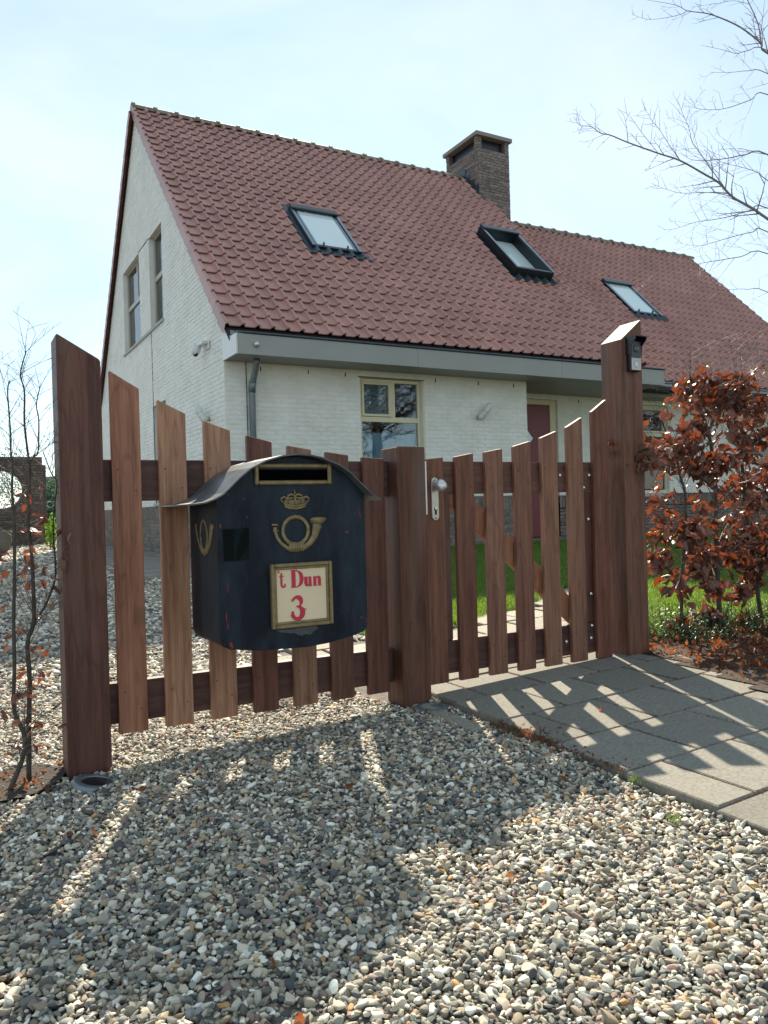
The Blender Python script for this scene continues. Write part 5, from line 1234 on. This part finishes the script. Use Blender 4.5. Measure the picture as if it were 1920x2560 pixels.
# two bare saplings left of the left post
F_ = lambda l: [(x, y) for x, y in l]
s1 = stem_px(F_([(14, 2002), (47, 1922), (60, 1879), (60, 1835), (43, 1799), (34, 1759), (36, 1662), (34, 1553), (36, 1463), (36, 1372), (35, 1296), (32, 1255), (30, 1215), (32, 1167), (27, 1127), (27, 1095), (23, 1036), (19, 977), (25, 950)]), 2.88); s1[0].z = zg(s1[0].x, s1[0].y)-0.02
s2 = stem_px(F_([(72, 1957), (72, 1824), (74, 1698), (69, 1607), (84, 1553), (83, 1463), (78, 1372), (70, 1296), (74, 1242), (75, 1174), (68, 1120), (61, 1053), (61, 977), (51, 935), (65, 880)]), 2.93); s2[0].z = zg(s2[0].x, s2[0].y)-0.02
s3 = stem_px(F_([(80, 1580), (92, 1545), (108, 1524), (134, 1463), (139, 1419), (134, 1350), (134, 1289), (142, 1208), (129, 1185), (108, 1131)]), 2.93)
s1b = stem_px(F_([(72, 1160), (84, 1142), (95, 1129), (97, 1053), (91, 1011), (101, 965)]), 2.93)
beech([(s1, 0.0085, 0.0018)], tuple(s1[0]), 'nearly bare leaning sapling at the far left of the photo', 40, 31, group='bare beech saplings left of the fence', twigs=1, tw_len=0.14, side_p=0.34, zmin=0.10, size=0.045, zmax=0.95)
beech([(s2, 0.0090, 0.0018), (s3, 0.0045, 0.0018), (s1b, 0.0032, 0.0016)], tuple(s2[0]), 'nearly bare forked sapling closest to the left fence post', 55, 32, group='bare beech saplings left of the fence', twigs=1, tw_len=0.14, side_p=0.34, zmin=0.10, size=0.045, zmax=0.95)
# training ring on a wire
b = MB(); b.tube([(px(126, 1261, 2.99)+Vector((0.011*math.cos(t_), 0.003, 0.011*math.sin(t_)))) for t_ in np.linspace(0, 2*math.pi, 17)], 0.0014, 5, caps=False)
prop(b.build('plant_tie', 'bolt'), 'small white plant tie ring, the upper of two beside the left post', 'plant tie', 'white plant tie rings on the saplings')
b = MB(); b.tube([(px(130, 1398, 2.99)+Vector((0.010*math.cos(t_), 0.003, 0.010*math.sin(t_)))) for t_ in np.linspace(0, 2*math.pi, 17)], 0.0014, 5, caps=False)
prop(b.build('plant_tie', 'bolt'), 'small white plant tie ring, the lower of two beside the left post', 'plant tie', 'white plant tie rings on the saplings')

# overhanging bare tree from the right -----------------------------------
def bare_tree(base, trunk, limbs, label, seed, name='bare_tree', tlen=0.5, lvl=2):
    r = random.Random(seed); t = empty(name, base, label=label, cat='tree'); tips = []
    sp = smooth_path(trunk[0], 5); n = len(sp); b = MB(); b.tube(sp, [trunk[1]+(trunk[2]-trunk[1])*k/(n-1) for k in range(n)], 12); b.build('trunk', 'bark', t, smooth=True)
    for (pts, r0, r1, tl_, lv) in limbs:
        b = MB(); sp = smooth_path(pts, 4); n = len(sp); b.tube(sp, [(r0+(r1-r0)*k/(n-1))*0.52 for k in range(n)], 7)
        side = 1
        L_ = sum((sp[k]-sp[k-1]).length for k in range(1, n))
        for k in range(1, n-1):
            if r.random() < 0.7:
                d_ = (sp[k+1]-sp[k]).normalized(); vdir = (sp[k]-Vector(CP)).normalized(); sd = d_.cross(vdir)
                if sd.length < .1: continue
                nd = (d_*0.85+sd.normalized()*side*0.62+rv(r, 0.25)).normalized(); side = -side
                f = k/n; twig(b, r, sp[k], nd, tl_*(1.15-0.8*f)*r.uniform(.5, 1.2), max(0.0014, (r0+(r1-r0)*f)*0.3), lv, tips, 0.0, 0.2)
        b.build('branch', 'hazytwig', t)
    return t
def bp(l, d0, d1, ox=1400, oy=0, sc=0.3616):
    n = len(l); return [atd(ox+a*sc, oy+c*sc, d0+(d1-d0)*i/(n-1)) for i, (a, c) in enumerate(l)]
TB = Vector(atd(2330, 1500, 5.6)); TB.z = zg(TB.x, TB.y)-0.05
def tk(y): p = atd(2330, y, 5.6); return Vector((TB.x+0.02*math.sin(y*.01), TB.y, p.z))
trunk = ([TB, tk(1200), tk(900), tk(600), tk(300), tk(0), tk(-300), tk(-600)], 0.12, 0.04)
def limb(y0, l, d1, r0, r1, tl_=0.34, lv=1): 
    pts = bp(l, 5.3, d1); return ([tk(y0), (tk(y0)*0.45+pts[0]*0.55)+Vector((0, 0, 0.05))]+pts, r0, r1, tl_, lv)
limbs = [
 limb(850, [(1438, 1515), (1330, 1440), (1190, 1360), (1100, 1265), (1000, 1205), (830, 1110), (680, 1060), (470, 985), (350, 935), (280, 920), (215, 875), (140, 865), (92, 805)], 4.9, 0.020, 0.0016, 0.22, 1),
 (bp([(1130, 1285), (1060, 1190), (960, 1045), (915, 985), (890, 880), (850, 790), (810, 685)], 5.15, 5.0), 0.006, 0.0014, 0.22, 1),
 (bp([(830, 1110), (760, 1010), (690, 900), (640, 840), (605, 780), (580, 750)], 5.05, 5.0), 0.004, 0.0012, 0.14, 0),
 (bp([(680, 1060), (560, 910), (480, 800), (410, 760)], 5.0, 4.95), 0.0035, 0.0012, 0.12, 0),
 limb(700, [(1438, 1070), (1280, 1070), (1150, 1095), (1000, 1110), (900, 1100), (830, 1050)], 5.6, 0.012, 0.0014, 0.28, 1),
 limb(350, [(1438, 370), (1390, 300), (1250, 190), (1100, 120), (1000, 90), (880, 75), (800, 35), (600, 0)], 5.3, 0.016, 0.0016, 0.26, 1),
 (bp([(880, 75), (830, 100), (720, 125), (600, 133), (495, 97)], 5.3, 5.2), 0.004, 0.0012, 0.10, 0),
 (bp([(1390, 300), (1370, 170), (1310, 30), (1270, -40), (1180, -90)], 5.3, 5.3), 0.009, 0.003, 0.24, 1),
 (bp([(1310, 30), (1200, 5), (1080, 25), (900, 50)], 5.3, 5.3), 0.003, 0.0012, 0.14, 0),
 limb(420, [(1438, 350), (1300, 350), (1220, 370), (1150, 350), (975, 312)], 5.2, 0.008, 0.0014, 0.16, 0),
 limb(460, [(1438, 510), (1300, 490), (1180, 500), (1035, 500)], 5.4, 0.008, 0.0013, 0.2, 1),
 limb(520, [(1438, 655), (1320, 690), (1180, 740), (1080, 758), (950, 750), (925, 705)], 5.2, 0.008, 0.0013, 0.2, 1),
 (bp([(1190, 1360), (1080, 1335), (980, 1330), (840, 1335), (710, 1300), (630, 1265)], 5.2, 5.0), 0.005, 0.0013, 0.16, 1),
 limb(820, [(1438, 1440), (1300, 1460), (1180, 1495), (1050, 1520), (940, 1535), (800, 1580), (715, 1590)], 5.3, 0.009, 0.0013, 0.26, 1),
 limb(880, [(1438, 1605), (1330, 1605), (1200, 1635), (1080, 1670), (960, 1700), (820, 1680)], 5.1, 0.009, 0.0013, 0.26, 1),
 limb(940, [(1438, 1755), (1250, 1775), (1100, 1800), (1000, 1815), (860, 1850), (590, 1910)], 4.7, 0.009, 0.0013, 0.30, 1),
 limb(980, [(1438, 2020), (1300, 2000), (1200, 2000), (1060, 2010)], 4.9, 0.008, 0.0013, 0.26, 1),
 limb(760, [(1438, 1250), (1380, 1200), (1290, 1165), (1150, 1130), (1050, 1090)], 5.3, 0.008, 0.0013, 0.24, 1),
 limb(1060, [(1438, 2430), (1330, 2400), (1180, 2385), (1050, 2380), (900, 2350)], 4.4, 0.008, 0.0013, 0.26, 1),
 limb(1120, [(1438, 2500), (1300, 2480), (1150, 2530), (960, 2590), (780, 2640)], 4.3, 0.008, 0.0013, 0.26, 1),
 limb(1150, [(1438, 2620), (1300, 2600), (1200, 2560), (1050, 2640)], 4.2, 0.007, 0.0013, 0.26, 1)]
bare_tree(tuple(TB), trunk, limbs, 'bare tree whose thin leafless branches reach in from the right edge', 5)
# tree behind the photographer: only its reflection shows in the window panes
def round_tree(base, h, seed, label):
    r = random.Random(seed); t = empty('bare_tree', base, label=label, cat='tree'); B = Vector(base); tips = []
    b = MB(); pts = [B+Vector((0.05*math.sin(k), 0.04*math.cos(k*1.3), h*k/6)) for k in range(7)]; b.tube(smooth_path(pts, 3), list(np.linspace(0.3, 0.06, 19)), 10); b.build('trunk', 'bark', t, smooth=True)
    b = MB()
    for k in range(10):
        z = h*r.uniform(.2, .95); a = r.uniform(0, 6.28); twig(b, r, B+Vector((0, 0, z)), Vector((math.cos(a), math.sin(a), r.uniform(.3, .9))), h*0.40*r.uniform(.5, 1), 0.045, 2, tips, 0, .3, spurs=False)
    b.build('crown', 'twig', t, kind='stuff')
round_tree((14.0, -6.5, -0.05), 7.5, 61, 'bare street tree behind the photographer, mirrored in the front window')
round_tree((18.5, -9.0, -0.05), 9.0, 62, 'second bare street tree behind the photographer, farther along the road')
round_tree((29.0, -7.0, -0.05), 9.0, 63, 'bare street tree behind the photographer, mirrored in the right-hand window')

# leaf litter, soil crumbs, ground plants ---------------------------------
lit = variants('fallen_leaf', [leaf_mesh(100+i, 'litter', 0.3) for i in range(6)])
P_, R_, S_ = [], [], []
def litter(n, fn, s0, s1, dz=0.012):
    k = 0
    while k < n:
        x, y = fn()
        if x is None: continue
        P_.append((x, y, zg(x, y)+dz)); R_.append((random.gauss(0, .35), random.gauss(0, .35), random.uniform(0, 6.28))); s = random.uniform(s0, s1); S_.append((s, s, s)); k += 1
def in_soil_pt(x0, x1, y0, y1):
    def f():
        x, y = random.uniform(x0, x1), random.uniform(y0, y1)
        return (x, y) if in_soil(x, y) else (None, None)
    return f
litter(650, in_soil_pt(3.0, 5.0, 2.2, 3.12), 0.02, 0.06, 0.05)
litter(2200, in_soil_pt(2.9, 4.6, 2.0, 3.1), 0.006, 0.018, 0.040)
for k in range(9):
    yc = 3.069-0.334*k
    litter(360, lambda: (random.uniform(1.8, 3.6), yc+random.gauss(0, 0.007)), 0.0025, 0.0075, 0.029)
    x = path_edge(yc-0.167)+(0.325 if k % 2 else 0.1625)
    while x < 3.4:
        litter(70, lambda: (x+random.gauss(0, .007), yc-random.uniform(0, .334)), 0.0025, 0.0075, 0.029); x += 0.325
litter(420, lambda: (1.80+random.gauss(0, .022), random.uniform(1.75, 2.40)), 0.005, 0.014, 0.03)
litter(160, lambda: (1.99+random.gauss(0, .05)-0.16, 2.20+random.gauss(0, .08)), 0.005, 0.014, 0.03)
litter(34, lambda: (random.uniform(0.0, 2.2), random.uniform(0.7, 3.0)), 0.018, 0.038, 0.026)
litter(50, lambda: (0.17+random.gauss(0, .08), 2.93+random.gauss(0, .08)), 0.01, 0.03, 0.02)
scatter('leaf_litter', np.array(P_), np.array(R_), np.array(S_), lit, 6, M['litter'], kind='stuff', label='small dry brown leaves and crumbs in the paving joints and hedge bed', cat='leaf litter')
def sprig(seed):
    r = random.Random(seed); b = MB(); h = r.uniform(0.07, 0.16); lean = Vector((r.gauss(0, .25), r.gauss(0, .25), 1)).normalized()
    b.tube([Vector((0, 0, 0)), lean*h*.5, lean*h], [0.0012, 0.001, 0.0006], 4, caps=False)
    for i in range(22):
        p = lean*h*(0.2+0.8*i/22); a = i*2.4; d = Vector((math.cos(a), math.sin(a), 0.7)).normalized(); L_ = r.uniform(.012, .024); w_ = Vector((-d.y, d.x, 0))*0.0024
        b.add([p, p+d*L_*.5+w_, p+d*L_, p+d*L_*.5-w_], [(0, 1, 2, 3)])
    me = bpy.data.meshes.new('sprig'); me.from_pydata(b.v, [], b.f); me.materials.append(M['darkgreen']); return me
spg = variants('sprig', [sprig(i) for i in range(5)])
P_, R_, S_ = [], [], []
litter(430, lambda: (3.36+abs(random.gauss(0, .75)), 2.97+random.gauss(0, .12)), 0.6, 1.5, 0.03)
litter(24, lambda: (3.22+random.gauss(0, .05), 3.05+random.gauss(0, .06)), 0.6, 1.6, 0.03)
scatter('ground_cover', np.array(P_), np.array(R_), np.array(S_), spg, 5, M['darkgreen'], kind='stuff', label='low dark green sprigs growing under the copper hedge', cat='ground cover')
# tiny weeds in the gravel
P_, R_, S_ = [], [], []
for (x, y) in ((1.62, 1.42), (1.80, 2.30), (1.79, 1.70)): litter(3, lambda: (x+random.gauss(0, .02), y+random.gauss(0, .015)), 0.3, 0.5, 0.018)
scatter('weeds', np.array(P_), np.array(R_), np.array(S_), gr, 6, M['darkgreen'], kind='stuff', label='sparse thin green weeds poking through the gravel', cat='weeds')

# ------------------------------------------------------------------ garden wall with the round opening, far left
gwall = empty('garden_wall', (1.0, 19.6, 0.24), label='dark brick garden wall with round opening at the far left', cat='wall')
GY = 19.6; c = at(4, 1225, 1, GY); cxw, czw, rad_ = c[0], c[2], 0.44
xr = at(105, 1142, 1, GY)[0]; zt = at(60, 1142, 1, GY)[2]
def wall_with_hole(x0, x1, z0, z1, y0, y1):
    b = MB(); n = 32; pts = [(cxw+rad_*math.cos(a), czw+rad_*math.sin(a)) for a in np.linspace(0, 2*math.pi, n+1)[:-1]]
    def outer(a):
        dx, dz = math.cos(a), math.sin(a); t = 1e9
        if dx > 1e-6: t = min(t, (x1-cxw)/dx)
        if dx < -1e-6: t = min(t, (x0-cxw)/dx)
        if dz > 1e-6: t = min(t, (z1-czw)/dz)
        if dz < -1e-6: t = min(t, (z0-czw)/dz)
        return (cxw+dx*t, czw+dz*t)
    angs = sorted(list(np.linspace(0, 2*math.pi, n+1)[:-1])+[math.atan2(z-czw, x-cxw) % (2*math.pi) for x in (x0, x1) for z in (z0, z1)])
    for a0, a1 in zip(angs, angs[1:]+[angs[0]+2*math.pi]):
        q = [(cxw+rad_*math.cos(a0), czw+rad_*math.sin(a0)), outer(a0), outer(a1), (cxw+rad_*math.cos(a1), czw+rad_*math.sin(a1))]
        b.prism([(p[0], y0, p[1]) for p in q], (0, y1-y0, 0))
    return b
wall_with_hole(xr-3.2, xr, 0.1, zt, GY+0.01, GY+0.34).build('wall_body', 'garden_brick', gwall)
MB().box((xr, GY+0.02, 0.1), (xr+0.075, GY+0.30, zt-0.18)).build('wall_end', 'garden_brick', gwall)
def gint(z):
    segs = [(xr-3.2, xr)]
    if abs(z-czw) < rad_+0.02:
        hw = math.sqrt(max(0, (rad_+0.02)**2-(z-czw)**2)); segs = [(xr-3.2, cxw-hw), (cxw+hw, xr)]
    return segs
merge_copies('brick', brick_rows((0, GY, 0), UX, NF, gint, 0.2, zt, 'garden_brick', proud=0.016), 'garden_brick', gwall, kind='stuff')
b = MB(); b.tube([(cxw+rad_*math.cos(a), GY+0.15, czw+rad_*math.sin(a)) for a in np.linspace(math.pi*1.05, math.pi*1.95, 14)], 0.03, 6); b.build('opening_sill', 'concrete', gwall)
def bush(base, rx, ry, rz, n, m, label, cat, seed, lsz=0.07, name='bush', group=None):
    r = np.random.default_rng(seed); t = empty(name, base, label=label, cat=cat, group=group)
    u = r.normal(size=(n, 3)); u /= np.linalg.norm(u, axis=1)[:, None]; rad = r.random(n)**0.33
    rad *= 1+0.25*np.sin(u[:, 0]*5+seed)*np.cos(u[:, 2]*4)
    c = u*rad[:, None]*np.array([rx, ry, rz])+np.array(base)+np.array([0, 0, rz*0.95])
    a = r.normal(size=(n, 3)); a /= np.linalg.norm(a, axis=1)[:, None]; bb = np.cross(a, r.normal(size=(n, 3))); bb /= np.linalg.norm(bb, axis=1)[:, None]
    s = lsz*r.uniform(.5, 1.3, (n, 1)); V = np.stack([c-a*s, c+bb*s*.5, c+a*s, c-bb*s*.5], 1).reshape(-1, 3)
    me = fast_mesh('foliage', V, np.full(n, 4), np.arange(4*n), m); link('foliage', me, t)
    b = MB(); 
    for k in range(3): b.tube([(base[0]+0.05*k, base[1], base[2]-0.1), (base[0]+0.1*(k-1)*rx, base[1], base[2]+rz*0.9)], [0.03*max(rx, .4), 0.01], 6)
    b.build('stem', 'bark', t)
p = at(128, 1390, 1, 17.0); bush((p[0], 17.0, 0.24), 0.12, 0.14, 0.36, 500, 'yellowgreen', 'small yellow-green bush beside the brick garden wall', 'bush', 3, 0.035)
p = at(128, 1280, 1, 26.0)
bush((p[0], 26.0, 0.24), 0.75, 0.7, 0.95, 2600, 'hedge', 'haze-tinted green hedge bush seen between the brick garden wall and the left post', 'hedge', 41, 0.08, name='hedge_bush')
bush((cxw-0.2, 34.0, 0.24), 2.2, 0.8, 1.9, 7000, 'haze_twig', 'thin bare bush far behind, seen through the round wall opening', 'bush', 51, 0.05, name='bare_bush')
shed_p = at(125, 1193, 1, 36.0)
t = empty('distant_shed', (shed_p[0], 36, 0.24), label='distant pale blue-grey shed behind the garden wall', cat='shed')
sh = MB().box((shed_p[0]-0.4, 36, 0.0), (shed_p[0]+1.2, 39, shed_p[2]-0.1)).build('shed_wall', mat('bluegrey_cladding', (0.16, 0.22, 0.25), 0.7, var=0.15), t)
MB().box((shed_p[0]-0.5, 35.8, shed_p[2]-0.1), (shed_p[0]+1.4, 39.2, shed_p[2]+0.02)).build('shed_roof', 'zinc', t)
# dark plant pot visible under the wall opening
pp = at(8, 1440, 1, 15.5)
pot = empty('plant_pot', (pp[0]-0.1, 15.5, zg(1.0, 15.5)), label='dark rounded plant pot on the gravel at the left edge', cat='plant pot')
MB().lathe([(0.14, 0), (0.22, 0.10), (0.26, 0.26), (0.25, 0.38), (0.27, 0.42), (0.24, 0.42), (0.21, 0.33)], (pp[0]-0.1, 15.5, zg(1.0, 15.5)), (0, 0, 1), 20).build('pot', 'mortar', pot, smooth=True)
MB().lathe([(0.001, 0.33), (0.21, 0.34)], (pp[0]-0.1, 15.5, zg(1.0, 15.5)), (0, 0, 1), 20).build('pot_soil', 'soil', pot)
